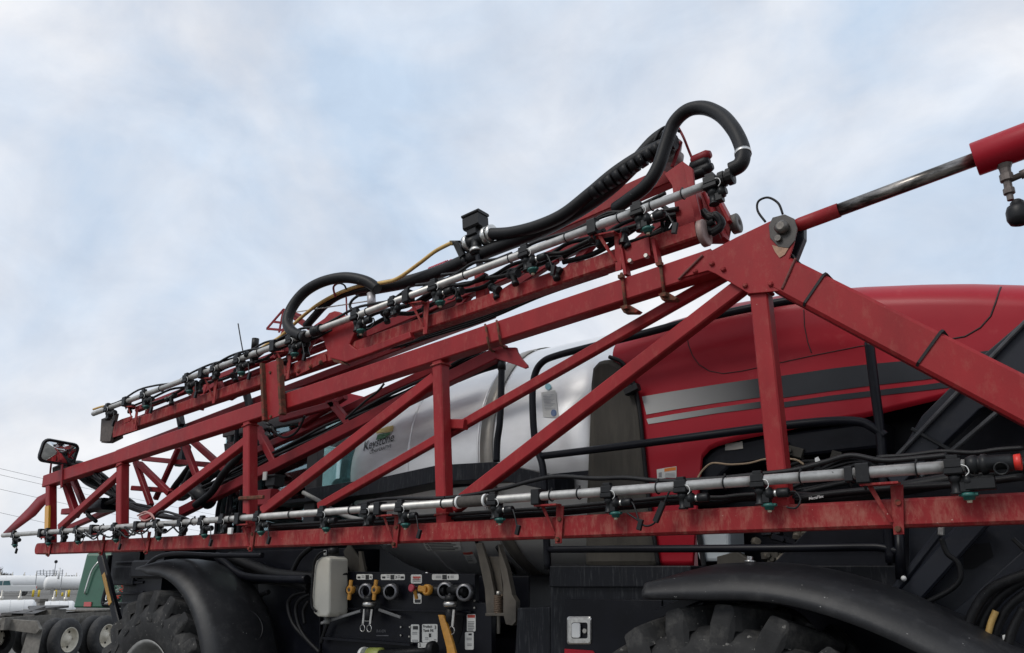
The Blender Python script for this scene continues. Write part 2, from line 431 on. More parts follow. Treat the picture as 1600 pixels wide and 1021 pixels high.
c2 = P(1216, 373, YB - 0.075); m.cyl(c2 + Vector((0, -0.012, 0)), c2 + Vector((0, 0.02, 0)), 0.016, 8)
m.build('pivot_pin', mat('pin_steel', (0.12, 0.11, 0.10), 0.45, 0.7, var=0.4, vscale=50), boom)
aA, aB = P(1232, 436, YB), P(1600, 627, YB)
ad = (aB - aA).normalized()
MB().beam(aA - ad * 0.03, aB + ad * 1.2, 0.13, 0.172, ch=0.014).build('rear_arm', RED, boom)
for x, y in [(1279, 458), (1457, 549)]:
    c = P(x, y, YB); m = MB()
    m.beam(c - ad * 0.006, c + ad * 0.006, 0.142, 0.184, ch=0.016)
    m.build('strap', PLA, boom)
for x, y in [(1112, 412), (1130, 421), (1164, 446), (1204, 444), (1086, 424)]:
    cc = P(x, y, YB - .068); MB().lathe(cc - Vector((0, .010, 0)), cc + Vector((0, .006, 0)), [(0, .008), (.006, .014), (.016, .014)], 6, smooth=False).build('bolt', REDW, boom)
for p, q in [((1222, 452), (1243, 404)), ((1060, 437), (1098, 399))]:
    MB().tube([P(*p, YB - .066), P((p[0] + q[0]) / 2, (p[1] + q[1]) / 2, YB - .068), P(*q, YB - .066)], .007, 6).build('weld_bead', mat('weld_dark', (.12, .03, .025), .7, var=.4, vscale=60), boom)
# cable loop by the pin and thin wire along arm
MB().tube([P(x, y, YB) for x, y in [(1196, 347), (1184, 330), (1185, 315), (1200, 309), (1216, 318), (1223, 335)]], 0.006, 8).build('wire', RUB, boom)
MB().tube([P(x, y, YB - 0.05) for x, y in [(1238, 398), (1250, 412), (1265, 422), (1285, 436), (1296, 438)]], 0.005, 6).build('wire', RUB, boom)
# clevis behind the pin
MB().plate([(1236, 346), (1256, 348), (1256, 372), (1243, 405), (1228, 402), (1238, 375)], YB + 0.0, 0.05).build('clevis', BLK, boom, bevel=0.004)
# rear lower chords of the inner boom with hose bundle
YR = 4.15
bar('rear_chord', (285, 800), (790, 548), YR, 0.08, 0.095, DRED)
bar('rear_chord', (318, 744), (715, 562), YR + 0.16, 0.07, 0.07, DRED)
for i, (o, dy, r) in enumerate([(0, 0, .013), (0.03, 5, .011), (0.0, 10, .014), (0.05, 14, .012), (0.02, 17, .010), (0.06, 8, .012), (0.04, 21, .012)]):
    pts = []
    for k in range(12):
        t = k / 11; x = lerp(300, 760, t); y = lerp(768, 545, t) + dy * (1.0 - 0.25 * t) + 2.0 * math.sin(k * 2.3 + i * 1.7)
        pts.append(P(x, y, YR + o - 0.01))
    MB().tube(pts, r, 8, sub=3).build('boom_hose', RUB, boom)
for p, q, Y, s in [((402, 670), (434, 730), YR, .072), ((290, 698), (308, 745), YR, .06), ((302, 690), (356, 738), YR + .1, .06), ((279, 700), (243, 780), YR + .15, .05),
                   ((225, 717), (330, 727), YR + .2, .055), ((218, 725), (266, 772), YR, .06), ((212, 722), (236, 790), YR, .055), ((208, 763), (268, 767), YR + .1, .055),
                   ((102, 752), (120, 806), YB + .12, .07), ((114, 748), (136, 800), YB + .3, .06), ((92, 832), (190, 790), YR, .06), ((100, 800), (122, 798), YR, .07),
                   ((515, 625), (548, 665), YR, .06), ((440, 655), (525, 632), YR, .06), ((540, 620), (470, 665), YR + .1, .05)]:
    bar('cross_brace', p, q, Y, s, s, DRED)
# end of boom: bent flap, amber reflector, mirror
m = MB()
tp = [P(x, y, YB + 0.05) for x, y in [(6, 833), (24, 815), (46, 793), (60, 777), (72, 771), (84, 771)]]
bp_ = [P(x, y, YB + 0.05) for x, y in [(12, 838), (34, 822), (56, 806), (68, 792), (76, 784), (84, 782)]]
m.grid([tp, bp_], smooth=True)
m.build('end_flap', DRED, boom, solid=0.01)
MB().plate([(70, 792), (76, 790), (75, 836), (69, 838)], YB - 0.05, 0.02).build('amber_reflector', mat('amber', (0.6, 0.30, 0.03), 0.3), boom)
c = P(93, 708, YB - 0.1)
def rrect(w, h, r, n=5):
    o = []
    for cx, cy, a0 in [(w/2-r, h/2-r, 0), (-w/2+r, h/2-r, 90), (-w/2+r, -h/2+r, 180), (w/2-r, -h/2+r, 270)]:
        for k in range(n): a = R_(a0 + 90 * k / (n - 1)); o.append((cx + r*math.cos(a), cy + r*math.sin(a)))
    return o
tiltm = Matrix.Rotation(R_(86), 3, 'Z') @ Matrix.Rotation(R_(15), 3, 'X') @ Matrix.Rotation(R_(4), 3, 'Y')
def ring(scale, yo): return [c + tiltm @ Vector((x * scale[0], yo, z * scale[1])) for x, z in rrect(0.36, 0.25, 0.06)]
m = MB(); rows = [ring((1, 1), 0), ring((1.03, 1.04), 0.03), ring((0.96, 0.94), 0.08), ring((0.6, 0.6), 0.11)]
rows = [r + [r[0]] for r in rows]
m.grid(rows); m.add(ring((0.6, 0.6), 0.11), [tuple(range(20))])
rim_rows = [ring((1, 1), 0), ring((0.90, 0.85), -0.006), ring((0.89, 0.84), 0.006)]
m.grid([r + [r[0]] for r in rim_rows])
mh = m.build('mirror', PLA, SPR)
mm = MB(); rr = []
for s in (0.0, 0.35, 0.7, 1.0): rr.append([c + tiltm @ Vector((x * 0.885 * s, 0.004 - 0.03 * (1 - s * s), z * 0.83 * s)) for x, z in rrect(0.36, 0.25, 0.06)])
mm.grid([r + [r[0]] for r in rr]); mm.build('mirror_glass', MIRR, mh)
m = MB(); m.tube([P(78, 744, YB), P(80, 724, YB - 0.05)], 0.010, 8); m.build('mirror_stalk', DRED, mh)
MB().beam(P(97, 726, YB - 0.06), P(96, 762, YB - 0.06), 0.015, 0.035).build('mirror_stalk', DRED, mh)
# hose bundle folding around the boom end
for i in range(11):
    random.seed(40 + i)
    o = random.uniform(-6, 6); Y = YB + 0.12 + 0.03 * i
    pts = [(82 + i * 3, 735 + o * .4), (110 + i * 3, 728 + o), (140, 738 + o * 1.5), (165, 755 + o * 1.6), (180 + o, 772 + o), (170 - o, 786 + o), (200, 792 + o), (240, 800 + o)] if i % 2 else \
          [(128 + o, 730), (155, 740 + o), (176, 758 + o), (186, 776 + o), (160, 790 + o), (136, 800 + o * .6), (150, 815)]
    MB().tube([P(x, y, Y) for x, y in pts], random.choice([.014, .017, .020]), 8, sub=5).build('boom_hose', RUB, boom)
for i in range(16):                             # bundle running from the boom end into the second bay
    random.seed(140 + i)
    o = random.uniform(-11, 11); Y = YB + .10 + .028 * i; w_ = random.uniform(-5, 5)
    MB().tube(pline([(112 + o, 742 + o * .3), (140 + w_, 752 + o * .5), (172, 768 + o * .6), (198 + w_, 784 + o * .6), (222, 797 + o * .4), (255, 806 + o * .3), (290 + w_, 812)], Y), random.choice([.010, .013, .017]), 7, sub=4).build('boom_hose', RUB, boom)
for i in range(6):
    random.seed(190 + i); o = random.uniform(-5, 5)
    MB().tube(pline([(84, 732 + i), (105, 726 + i + o * .3), (128, 731 + i * 1.5), (146, 741 + i * 2 + o), (160, 756 + o)], YB + .02 + .04 * i), .016, 8, sub=4).build('boom_hose', RUB, boom)
MB().box(P(162, 790, YB + .2), (.42, .25, .12), ch=.02).build('hose_tray', BLK, boom)
for pts, Y in [([(300, 725), (285, 745), (270, 768), (285, 778), (310, 760), (345, 735), (400, 700)], YR + .15), ([(300, 735), (290, 755), (280, 772), (300, 770), (330, 745)], YR + .1),
               ([(305, 790), (330, 770), (348, 742), (372, 715), (400, 690)], YR - .1)]:
    MB().tube(pline(pts, Y), 0.035, 10).build('boom_hose', RUB, boom)
MB().cyl(P(300, 760, YR), P(327, 785, YR), 0.075, 14).build('hose_coupling', PLA, boom)
MB().tube(pline([(327, 785), (345, 765), (352, 748)], YR), 0.03, 8).build('boom_hose', RUB, boom)
# U-bolts and the tongue bracket on top chord
def chord_y(x): return 411 + (x - 1118) * (753 - 411) / (74 - 1118)
for x in (760, 778):
    y = chord_y(x); m = MB()
    m.tube([P(x - 2, y - 20, YB + .02), P(x - 1, y - 17, YB - .058), P(x + 5, y + 17, YB - .058), P(x + 14, y + 21, YB + .04)], 0.008, 6, sub=2)
    m.build('u_bolt', RUST, boom)
MB().plate([(772, 548), (790, 543), (806, 543), (808, 550), (814, 560), (823, 570), (824, 574), (819, 576), (804, 570), (776, 561)], YB + 0.02, 0.02).build('tongue_bracket', DRED, boom, bevel=0.003)
for x in (972, 1032):
    y = chord_y(x); m = MB()
    m.tube([P(x - 1, y - 32, YB - .062), P(x + 6, y + 24, YB - .062)], 0.009, 8)
    m.box(P(x - 1, y - 26, YB - .07), (0.03, 0.03, 0.02)); m.box(P(x + 6, y + 22, YB - .07), (0.03, 0.03, 0.02))
    m.build('u_bolt', RUST, boom)
    MB().plate([(x - 4, y + 20), (x + 12, y + 18), (x + 26, y + 26), (x + 22, y + 30), (x + 2, y + 30)], YB - .05, 0.05).build('clamp_foot', RUST, boom, bevel=0.003)
# bolted channel plate on the chord
m = MB(); m.plate([(411, 570), (436, 561), (441, 648), (414, 658)], YB - 0.075, 0.012)
m.build('channel_plate', RED, boom, bevel=0.002)
for a, b in [((411, 569), (415, 658)), ((437, 561), (442, 648))]:
    MB().beam(P(*a, YB - .085), P(*b, YB - .085), 0.05, 0.030, ch=0.003).build('channel_flange', RUST, boom)
for x, y in [(421, 582), (422, 651), (436, 645)]:
    cc = P(x, y, YB - .085); MB().cyl(cc, cc + Vector((0, 0.03, 0)), 0.013, 6).build('bolt', RUST, boom)

# ---------------------------------------------------------------- outer boom (folded on top)
YO = 3.86
m = MB(); m.beam(P(166, 680, YO), P(1092, 363, YO), 0.10, 0.105, ch=0.010)
outer = m.build('outer_boom_section', REDW, SPR, label='upper boom section folded on top of the lower one')
def obar(n, p, q, Y, w=.08, h=.08, mt=DRED, Y2=None): return bar(n, p, q, Y, w, h, mt, outer, Y2)
obar('upper_chord', (548, 534), (1005, 342), YO + .24, .07, .085)
obar('upper_chord', (850, 363), (1062, 270), YO + .42, .09, .13, RED)
obar('far_chord', (186, 709), (770, 489), YO + .50, .08, .075)
obar('far_chord', (205, 660), (560, 520), YO + .30, .06, .055)
for p_, q_, Y_ in [((590, 532), (668, 470), YO + .28), ((700, 500), (742, 452), YO + .25), ((770, 470), (870, 405), YO + .22), ((880, 432), (935, 372), YO + .26), ((270, 648), (345, 596), YO + .2), ((360, 622), (452, 566), YO + .22), ((960, 408), (1040, 345), YO + .2)]:
    obar('lacing_bar', p_, q_, Y_, .05, .055)
obar('upper_chord', (215, 640), (505, 527), YO + .22, .06, .06)
obar('upright', (752, 430), (756, 484), YO + .06, .07, .085, RED)
obar('upright', (235, 628), (228, 662), YO + .1, .05, .06); obar('upright', (344, 598), (352, 625), YO + .05, .04, .05)
obar('upright', (326, 600), (312, 640), YO + .2, .06, .07, RED)
obar('strut', (632, 520), (652, 498), YO + .35, .05, .07, BLK); obar('strut', (690, 500), (714, 468), YO + .35, .05, .07, BLK)
obar('strut', (280, 645), (290, 700), YO + .4, .06, .07, BLK); obar('strut', (272, 630), (284, 665), YO + .3, .05, .05, BLK)
obar('strut', (385, 615), (395, 655), YO + .4, .06, .06, BLK)
# cast curved web plates near the left end
MB().plate([(296, 606), (306, 602), (310, 612), (310, 628), (286, 636), (292, 630), (299, 620)], YO - 0.02, 0.02).build('web_plate', REDW, outer, bevel=0.002)
MB().plate([(176, 662), (190, 655), (206, 650), (203, 658), (194, 662), (206, 664), (214, 660), (214, 672), (176, 684)], YO - 0.055, 0.012).build('web_plate', REDW, outer, bevel=0.002)
m = MB(); m.plate([(158, 655), (182, 646), (172, 690), (156, 690)], YO - 0.06, 0.03); m.plate([(160, 676), (184, 668), (184, 684), (168, 692), (158, 692)], YO + 0.01, 0.06)
m.build('end_bracket', mat('dirty_steel', (0.075, 0.06, 0.052), 0.7, var=0.4, vscale=30), outer, bevel=0.003)
# cast knuckle
m = MB()
m.plate([(488, 510), (507, 497), (514, 489), (522, 486), (528, 487), (538, 494), (548, 499), (553, 506), (553, 522), (546, 538), (557, 546), (572, 543), (640, 518), (642, 528), (577, 553), (540, 566), (516, 560), (509, 545), (504, 528)], YO - 0.075, 0.05)
m.build('knuckle', RED, outer, bevel=0.008)
MB().plate([(546, 500), (556, 497), (557, 520), (549, 536), (546, 536), (553, 520)], YO - 0.06, 0.11).build('knuckle_rib', DRED, outer, bevel=0.004)
MB().tube(pline([(500, 515), (486, 528), (475, 545), (466, 562)], YO), 0.055, 10).build('knuckle_arm', DRED, outer)
MB().plate([(517, 560), (538, 558), (532, 563), (540, 570), (522, 566)], YO - .07, .06).build('knuckle_shim', RUST, outer)
MB().plate([(461, 572), (508, 553), (510, 564), (463, 588)], YO - .065, .012).build('fish_plate', REDW, outer, bevel=0.002)
for x, y in [(467, 580), (486, 573), (502, 567)]:
    cc = P(x, y, YO - .065); MB().lathe(cc - Vector((0, .018, 0)), cc + Vector((0, .01, 0)), [(0, .012), (.01, .020), (.028, .020)], 8, smooth=False).build('bolt', RUST, outer)
# head post with slats, rollers and saddle
m = MB()
m.plate([(1038, 272), (1066, 252), (1080, 262), (1083, 290), (1100, 362), (1062, 378), (1055, 330), (1050, 290)], YO - .02, .02)
m.plate([(1066, 252), (1082, 264), (1085, 296), (1096, 345), (1088, 350), (1076, 300)], YO - .045, .022)
m.build('head_post', RED, outer, bevel=0.003)
for a, b, Y in [((1086, 292), (1098, 352), YO + .08), ((1104, 306), (1134, 376), YO + .14), ((1122, 310), (1143, 350), YO + .2)]:
    obar('head_slat', a, b, Y, .10, .022, RED)
MB().plate([(1080, 292), (1124, 306), (1142, 352), (1136, 380), (1100, 380)], YO + .22, .02).build('head_panel', DRED, outer)
od = (P(1092, 363, YO) - P(166, 680, YO)).normalized()
cc = P(1096, 366, YO); m = MB(); m.lathe(cc, cc + od * .1, [(0, .06), (.0, .080), (.028, .080), (.034, .074), (.034, .02)], 24)
m.build('roller', mat('roller_grey', (0.30, 0.22, 0.20), 0.6, 0.2, var=0.25, vscale=20), outer)
cc = P(1144, 352, YO + .25); m = MB(); m.lathe(cc, cc + od * .1, [(0, .05), (0, .058), (.04, .060), (.045, .055), (.045, .018), (.03, .015)], 20)
m.build('roller', mat('roller_dark', (0.10, 0.095, 0.085), 0.6), outer)
m = MB(); m.beam(P(972, 407, YO - .01), P(1022, 390, YO - .01), .115, .125, ch=.004); m.build('saddle', RED, outer)
for x, y in [(985, 408), (1010, 400)]:
    cc = P(x, y, YO - .075); MB().cyl(cc - Vector((0, .012, 0)), cc + Vector((0, .02, 0)), .013, 6).build('bolt', STEEL, outer)
for x, y in [(970, 402), (1020, 386)]:
    MB().plate([(x - 3, y - 12), (x + 2, y - 14), (x + 9, y + 26), (x + 4, y + 28)], YO - .09, .06).build('saddle_flange', RED, outer, bevel=.002)
# sheaves and coils at the head
for k, (x, y) in enumerate([(1095, 247), (1093, 257), (1098, 266), (1090, 272)]):
    cc = P(x, y, YO + .1); MB().lathe(cc - od * .06, cc + od * .08, [(0, .02), (.01, .032), (.1, .034), (.125, .02)], 12).build('coil', [RUB, DRED][k == 0], outer)
MB().lathe(P(1049, 262, YO + .25), P(1052, 218, YO + .25), [(0, .07), (.08, .075), (.10, .055), (.17, .06), (.19, .04)], 18).build('swivel', mat('swivel_grey', (.20, .17, .16), .5, .5, var=.3, vscale=20), outer)
MB().tube(pline([(1060, 200), (1068, 215), (1076, 235), (1083, 252)], YO + .2), .009, 6).build('rod', DRED, outer)
MB().tube(pline([(1050, 262), (1058, 240), (1064, 222)], YO + .2), .012, 6).build('rod', DRED, outer)
for pts, r in [([(1098, 330), (1110, 342), (1118, 336), (1128, 350), (1112, 362), (1104, 354), (1116, 346)], .022), ([(1104, 336), (1122, 342), (1126, 356), (1112, 366)], .02)]:
    MB().tube(pline(pts, YO + .03), r, 8).build('boom_hose', RUB, outer)
for pts in [[(1060, 330), (1048, 345), (1040, 358), (1030, 364), (980, 380)], [(1066, 322), (1050, 335), (1042, 350), (1044, 372)], [(1040, 325), (1035, 345), (1038, 370)], [(1028, 318), (1046, 330), (1055, 345), (1046, 362)]]:
    MB().tube(pline(pts, YO + .06), .013, 7).build('boom_hose', RUB, outer)
# frame tag plate on the left of the loop
m = MB()
for a, b in [((417, 514), (443, 484)), ((443, 484), (470, 493)), ((417, 514), (441, 516)), ((427, 503), (443, 505)), ((443, 484), (436, 520))]:
    m.beam(P(*a, YO + .15), P(*b, YO + .15), .012, .022, ch=.002)
m.build('tag_frame', DRED, outer)
obar('strut', (430, 560), (446, 510), YO + .15, .03, .04, DRED); obar('strut', (456, 492), (492, 518), YO + .2, .05, .05, DRED)
obar('stay_rod', (462, 488), (580, 470), YO + .1, .010, .010, STEEL)
cc = P(581, 478, YO + .1); MB().cyl(P(581, 480, YO + .1), P(580, 459, YO + .1), .035, 14).build('canister', mat('canister_grey', (.42, .40, .41), .45, .4), outer)
MB().tube(pline([(541, 465), (542, 493)], YO + .1), .007, 6).build('rod', DRED, outer)
# spring
pts = []
for k in range(80):
    t = k / 79; x, y = lerp(672, 700, t), lerp(424, 413, t); a = k * 0.9
    pts.append(P(x, y, YO + .3) + Vector((0, math.cos(a) * .03, math.sin(a) * .03)))
MB().tube(pts, .006, 5, sub=1).build('spring', KNOB, outer)
MB().tube([P(706 + 5 * math.cos(a), 411 - 4.5 * math.sin(a), YO + .3) for a in [k * math.pi / 5 for k in range(10)]], .007, 6, closed=True).build('eye_bolt', KNOB, outer)

# ---------------------------------------------------------------- spray pipes and nozzles
def nozzle_meshes():
    d = {}
    m = MB()                                     # clamp and body
    m.box((0, 0, 0.008), (.058, .070, .040), ch=.006); m.box((0, 0, -.022), (.064, .076, .026), ch=.005)
    m.box((0, -.012, .034), (.040, .030, .018), ch=.004)
    m.lathe((0, 0, -.03), (0, 0, -.2), [(0, .026), (.03, .024), (.034, .019), (.07, .019), (.074, .024), (.082, .024)], 12)
    m.lathe((.02, 0, -.062), (.2, 0, -.062), [(0, .020), (.012, .020), (.012, .027), (.022, .029), (.034, .027), (.036, .018), (.045, .018)], 12)
    m.box((.030, 0, -.085), (.03, .04, .045), ch=.005)
    d['body'] = m.mesh('nozzle_body', [PLA])
    m = MB(); m.lathe((.038, 0, -.105), (.038, 0, -.2), [(0, .014), (.004, .027), (.016, .029), (.018, .022), (.030, .020), (.031, .012)], 12)
    m.box((.038, 0, -.114), (.066, .024, .012), ch=.003)
    m.lathe((.038, 0, -.136), (.038, 0, -.16), [(0, .010), (.010, .009)], 8, 1)
    d['tip'] = m.mesh('nozzle_tip', [TEAL, CREAM])
    m = MB(); m.lathe((.064, 0, -.062), (.3, 0, -.062), [(0, .017), (.016, .017)], 12, 1)
    m.lathe((.078, 0, -.062), (.3, 0, -.062), [(0, .018), (.003, .022), (.050, .022), (.055, .018)], 14)
    d['sol'] = m.mesh('solenoid_valve', [PLA, SILV])
    m = MB(); m.tube([(.030, -.034, .0), (.048, -.036, -.008), (.054, -.034, -.030), (.040, -.032, -.045)], .0018, 5, sub=3)
    d['clip'] = m.mesh('wire_clip', [WPL])
    m = MB(); m.tube([(.13, 0, -.062), (.165, -.01, -.064), (.185, -.02, -.10), (.165, -.03, -.135), (.125, -.03, -.13)], .0045, 6, sub=4)
    d['wire'] = m.mesh('wire', [RUB])
    m = MB(); m.tube([(.12, 0, -.062), (.15, -.02, -.07), (.175, -.03, -.12), (.19, -.035, -.165)], .0045, 6, sub=4)
    m.box((.195, -.036, -.18), (.022, .018, .055), rot=Matrix.Rotation(R_(18), 3, 'Y'), ch=.003)
    d['wire2'] = m.mesh('wire_plug', [PLA])
    m = MB(); m.box((0, 0, -.004), (.052, .072, .086), ch=.006)
    m.lathe((0, -.0, -.047), (0, 0, -.08), [(0, .012), (.012, .010), (.016, .006), (.026, .005)], 8)
    d['clamp'] = m.mesh('pipe_clamp', [PLA])
    m = MB(); ring_ = [Vector((0, math.cos(a) * .030, math.sin(a) * .030)) for a in [k * math.pi / 8 for k in range(16)]]
    m.tube(ring_, .0038, 5, sub=1, closed=True); m.box((0, .004, .036), (.008, .010, .016))
    d['tie'] = m.mesh('cable_tie', [PLA])
    return d
NZ = nozzle_meshes()
def pipe(name, p, q, Y, r, par, label):
    a, b = P(*p, Y), P(*q, Y)               # left, right
    o = MB().cyl(a, b, r, 20).build(name, ALU, par, label=label)
    d = (b - a).normalized()
    rotm = Matrix.Rotation(-math.atan2(d.z, d.x), 4, 'Y')
    def at(x):
        t = (x - p[0]) / (q[0] - p[0])       # the straight pipe stays straight in the picture
        yy = lerp(p[1], q[1], t); dd = ray(x, yy); X = Y * dd.x / dd.y
        t = (X - a.x) / (b.x - a.x); return Matrix.Translation(a.lerp(b, t)) @ rotm
    return o, at
def nozzle(po, at, x, tip=True, sol=True, wire=None, flip=False):
    M = at(x)
    if flip: M = M @ Matrix.Scale(1, 4)
    inst(NZ['body'], 'nozzle_body', M, po); inst(NZ['clip'], 'wire_clip', M, po)
    if tip: inst(NZ['tip'], 'nozzle_tip', M, po)
    if sol: inst(NZ['sol'], 'solenoid_valve', M, po)
    if wire: inst(NZ[wire], 'wire', M, po)
YP = YB - 0.115
lp, lat = pipe('spray_pipe', (5, 837), (1530, 726), YP, 0.0245, SPR, 'aluminium spray pipe along the lower boom')
for x, tip, wire in [(1490, True, None), (1186, True, 'wire'), (1066, False, None), (951, True, 'wire2'), (773, True, 'wire2'), (628, True, 'wire2'), (506, True, None), (405, True, 'wire2'),
                     (318, True, 'wire2'), (247, True, None), (181, True, 'wire2'), (122, True, 'wire'), (76, True, None), (24, True, 'wire2')]:
    nozzle(lp, lat, x, tip, True, wire)
for x in (574, 350, 285, 100): nozzle(lp, lat, x, False, False)
for x in (1350, 841, 594, 375, 216, 147, 66):
    M = lat(x); inst(NZ['clamp'], 'pipe_clamp', M, lp)
    c = M.to_translation(); L = lchord(x)
    m = MB()
    zt, zb = c.z - .045, L.z - .09
    m.box((c.x + .055, YP + .01, zt - .006), (.15, .055, .010))
    m.prism([(c.x + .085, YB - .066, zt - .01), (c.x + .135, YB - .066, zt - .01), (c.x + .115, YB - .066, zb), (c.x + .075, YB - .066, zb)], (0, .008, 0))
    m.prism([(c.x + .0, YB - .09, zt - .01), (c.x + .022, YB - .09, zt - .01), (c.x + .082, YB - .070, zb + .05), (c.x + .066, YB - .070, zb + .05)], (0, .006, 0))
    m.cyl((c.x + .096, YB - .085, zb + .022), (c.x + .096, YB - .05, zb + .022), .013, 8, 1)
    m.cyl((c.x + .108, YB - .075, L.z + .04), (c.x + .108, YB - .05, L.z + .04), .013, 8, 1)
    m.build('pipe_bracket', [REDW, RUST], lp, bevel=.0015)
for x in (1433, 1252, 1133, 1028, 905, 862, 693, 549, 455, 362, 303, 232, 160): inst(NZ['tie'], 'cable_tie', lat(x), lp)
inst(NZ['clamp'], 'pipe_clamp', lat(1328) @ Matrix.Diagonal((.6, .9, .75, 1)), lp)
# rubber joint sleeve
def lathe_on(at, x0, x1, prof, mt, name, par):
    a, b = at(x0).to_translation(), at(x1).to_translation()
    return MB().lathe(a, b, prof, 18).build(name, mt, par)
a, b = lat(712).to_translation(), lat(764).to_translation(); L = (b - a).length
MB().lathe(a, b, [(0, .030), (.03, .031), (.035, .034), (L - .035, .034), (L - .03, .031), (L, .030)], 18).build('rubber_sleeve', mat('sleeve', (.055, .048, .042), .8, var=.3, vscale=40), lp)
for x in (716, 758): lathe_on(lat, x, x + 9, [(0, .038), (.014, .038)], WPL, 'hose_clamp', lp)
# end valve at the right
e0 = lat(1532).to_translation(); ex = Vector((1, 0, -.02)).normalized()
m = MB(); m.lathe(e0, e0 + ex, [(-.05, .030), (-.03, .038), (-.012, .038), (-.010, .032), (.0, .032), (.004, .040), (.022, .040), (.026, .034), (.10, .034), (.115, .028)], 16)
m.lathe(e0 + ex * .07 + Vector((0, 0, -.02)), e0 + ex * .07 + Vector((0, -.3, -.06)), [(0, .026), (.05, .026), (.05, .020), (.02, .018)], 14)
m.box(e0 + Vector((-.01, 0, -.075)), (.10, .05, .05), ch=.006)
m.build('end_valve', PLA, lp)
cc = e0 + ex * .112; MB().lathe(cc, cc + ex, [(0, .030), (.022, .032), (.024, .026)], 14).build('end_plug', RPLUG, lp)
m = MB(); m.lathe(e0 + Vector((-.02, -.01, -.075)), e0 + Vector((.3, -.01, -.075)), [(0, .014), (.045, .014)], 10); m.build('silver_stub', SILV, lp)
# electrical conduit along and behind the lower pipe
def conduit(pts, Y, r, par, mt=RUB, name='cable_conduit', sub=5): return MB().tube(pline(pts, Y), r, 8, sub=sub).build(name, mt, par)
conduit([(1480, 712), (1440, 716), (1380, 720), (1330, 712), (1290, 722), (1240, 735), (1180, 742), (1120, 748), (1040, 752), (980, 747), (930, 748), (870, 745), (830, 752), (780, 765), (700, 778), (600, 780), (560, 790)], YP + .06, .012, lp)
conduit([(1600, 700), (1560, 703), (1520, 708), (1470, 706), (1420, 712), (1370, 715)], YP + .1, .010, lp)
conduit([(1780, 690), (1640, 715), (1580, 735), (1500, 748), (1400, 765), (1290, 780), (1200, 776)], YB + .12, .032, lp)
conduit([(1600, 745), (1500, 757), (1400, 763), (1300, 772), (1240, 782)], YB + .08, .016, lp)
m = MB(); letters('MegaFlex', 1264, 781.5, 1287, 777.5, 4.5, lambda x, y: P(x, y, YB + .060), m, bold=.02); m.build('lettering', WPL, lp)
for k, (dy, dY) in enumerate([(0, .0), (6, .03), (10, .06), (3, .09)]):
    conduit([(1240, 770 + dy), (1160, 770 + dy * .7 + 4), (1120, 778 + dy), (1060, 776 + dy), (1000, 782 + dy), (940, 787 + dy), (880, 793 + dy), (800, 798 + dy), (640, 808 + dy), (420, 822 + dy * .6)], YB - .01 + dY, .011, lp)
conduit([(980, 802), (995, 812), (1008, 822), (1022, 818), (1030, 804), (1038, 786), (1046, 768)], YP - .03, .005, lp, name='wire')
M = P(1031, 800, YP - .035); MB().beam(P(1024, 816, YP - .035), P(1037, 785, YP - .035), .02, .028, ch=.003).build('wire_plug', PLA, lp)
# tiny loops of cable bunched at the left end
for k in range(9):
    random.seed(80 + k); x = random.uniform(90, 300)
    y = 833 - (x - 60) * .07
    conduit([(x, y), (x + 12, y + random.uniform(2, 14)), (x + 26, y + random.uniform(4, 16)), (x + 40, y - 2)], YP - .03, .007, lp, name='wire')
MB().tube(pline([(215, 806), (228, 800), (238, 808), (226, 814), (218, 808), (234, 802), (242, 812)], YP - .02), .008, 6).build('wire', mat('pink_wire', (.42, .22, .20), .6), lp)
MB().tube(pline([(236, 818), (252, 800), (280, 806), (300, 815)], YP + .02), .012, 6).build('boom_hose', RUB, lp)
MB().box(P(360, 830, YP - .02), (.05, .02, .05)).build('white_tab', WPL, lp, bevel=.004)
MB().box(P(208, 832, YP - .02), (.06, .02, .06)).build('white_tab', WPL, lp, bevel=.004)
# grey flat hoses hanging below D2
MB().tube(pline([(474, 770), (500, 784), (520, 797), (545, 808), (575, 815)], YB + .15), .017, 8).build('boom_hose', mat('grey_hose', (.19, .19, .18), .6, var=.3, vscale=25), lp)

YU = 3.72
upipe, uat = pipe('upper_spray_pipe', (146, 647), (1128, 281), YU, 0.026, SPR, 'aluminium spray pipe along the upper folded boom')
for x, tip, sol in [(1112, False, False), (998, True, True), (822, True, True), (680, True, True), (558, True, True), (456, True, True), (374, True, True), (294, True, True), (227, True, True), (170, False, True)]:
    nozzle(upipe, lambda q_: uat(q_) @ Matrix.Scale(1.18, 4), x, tip, sol, random.choice(['wire2', 'wire']) if sol else None)
for x in (615, 336): nozzle(upipe, uat, x, False, False)
for x in (928, 638, 430, 318, 198):
    Mx = uat(x); inst(NZ['clamp'], 'pipe_clamp', Mx @ Matrix.Diagonal((1.1, 1.1, 1.15, 1)), upipe)
    c = Mx.to_translation(); m = MB()
    m.box((c.x + .06, YU + .02, c.z - .062), (.17, .06, .010), rot=Matrix.Rotation(R_(6), 3, 'Y'))
    m.prism([(c.x + .11, YU + .05, c.z - .06), (c.x + .16, YU + .05, c.z - .06), (c.x + .15, YU + .05, c.z - .30), (c.x + .11, YU + .05, c.z - .30)], (0, .008, 0))
    m.prism([(c.x + .02, YU + .0, c.z - .06), (c.x + .045, YU + .0, c.z - .06), (c.x + .125, YU + .045, c.z - .24), (c.x + .105, YU + .045, c.z - .24)], (0, .006, 0))
    m.build('pipe_bracket', REDW, upipe, bevel=.0015)
for x in (1067, 1018, 967, 885, 797, 727, 612, 574, 405, 345, 252): inst(NZ['tie'], 'cable_tie', uat(x), upipe)
random.seed(21)
def py_u(x): return 647 + (x - 146) * (281 - 647) / (1128 - 146)
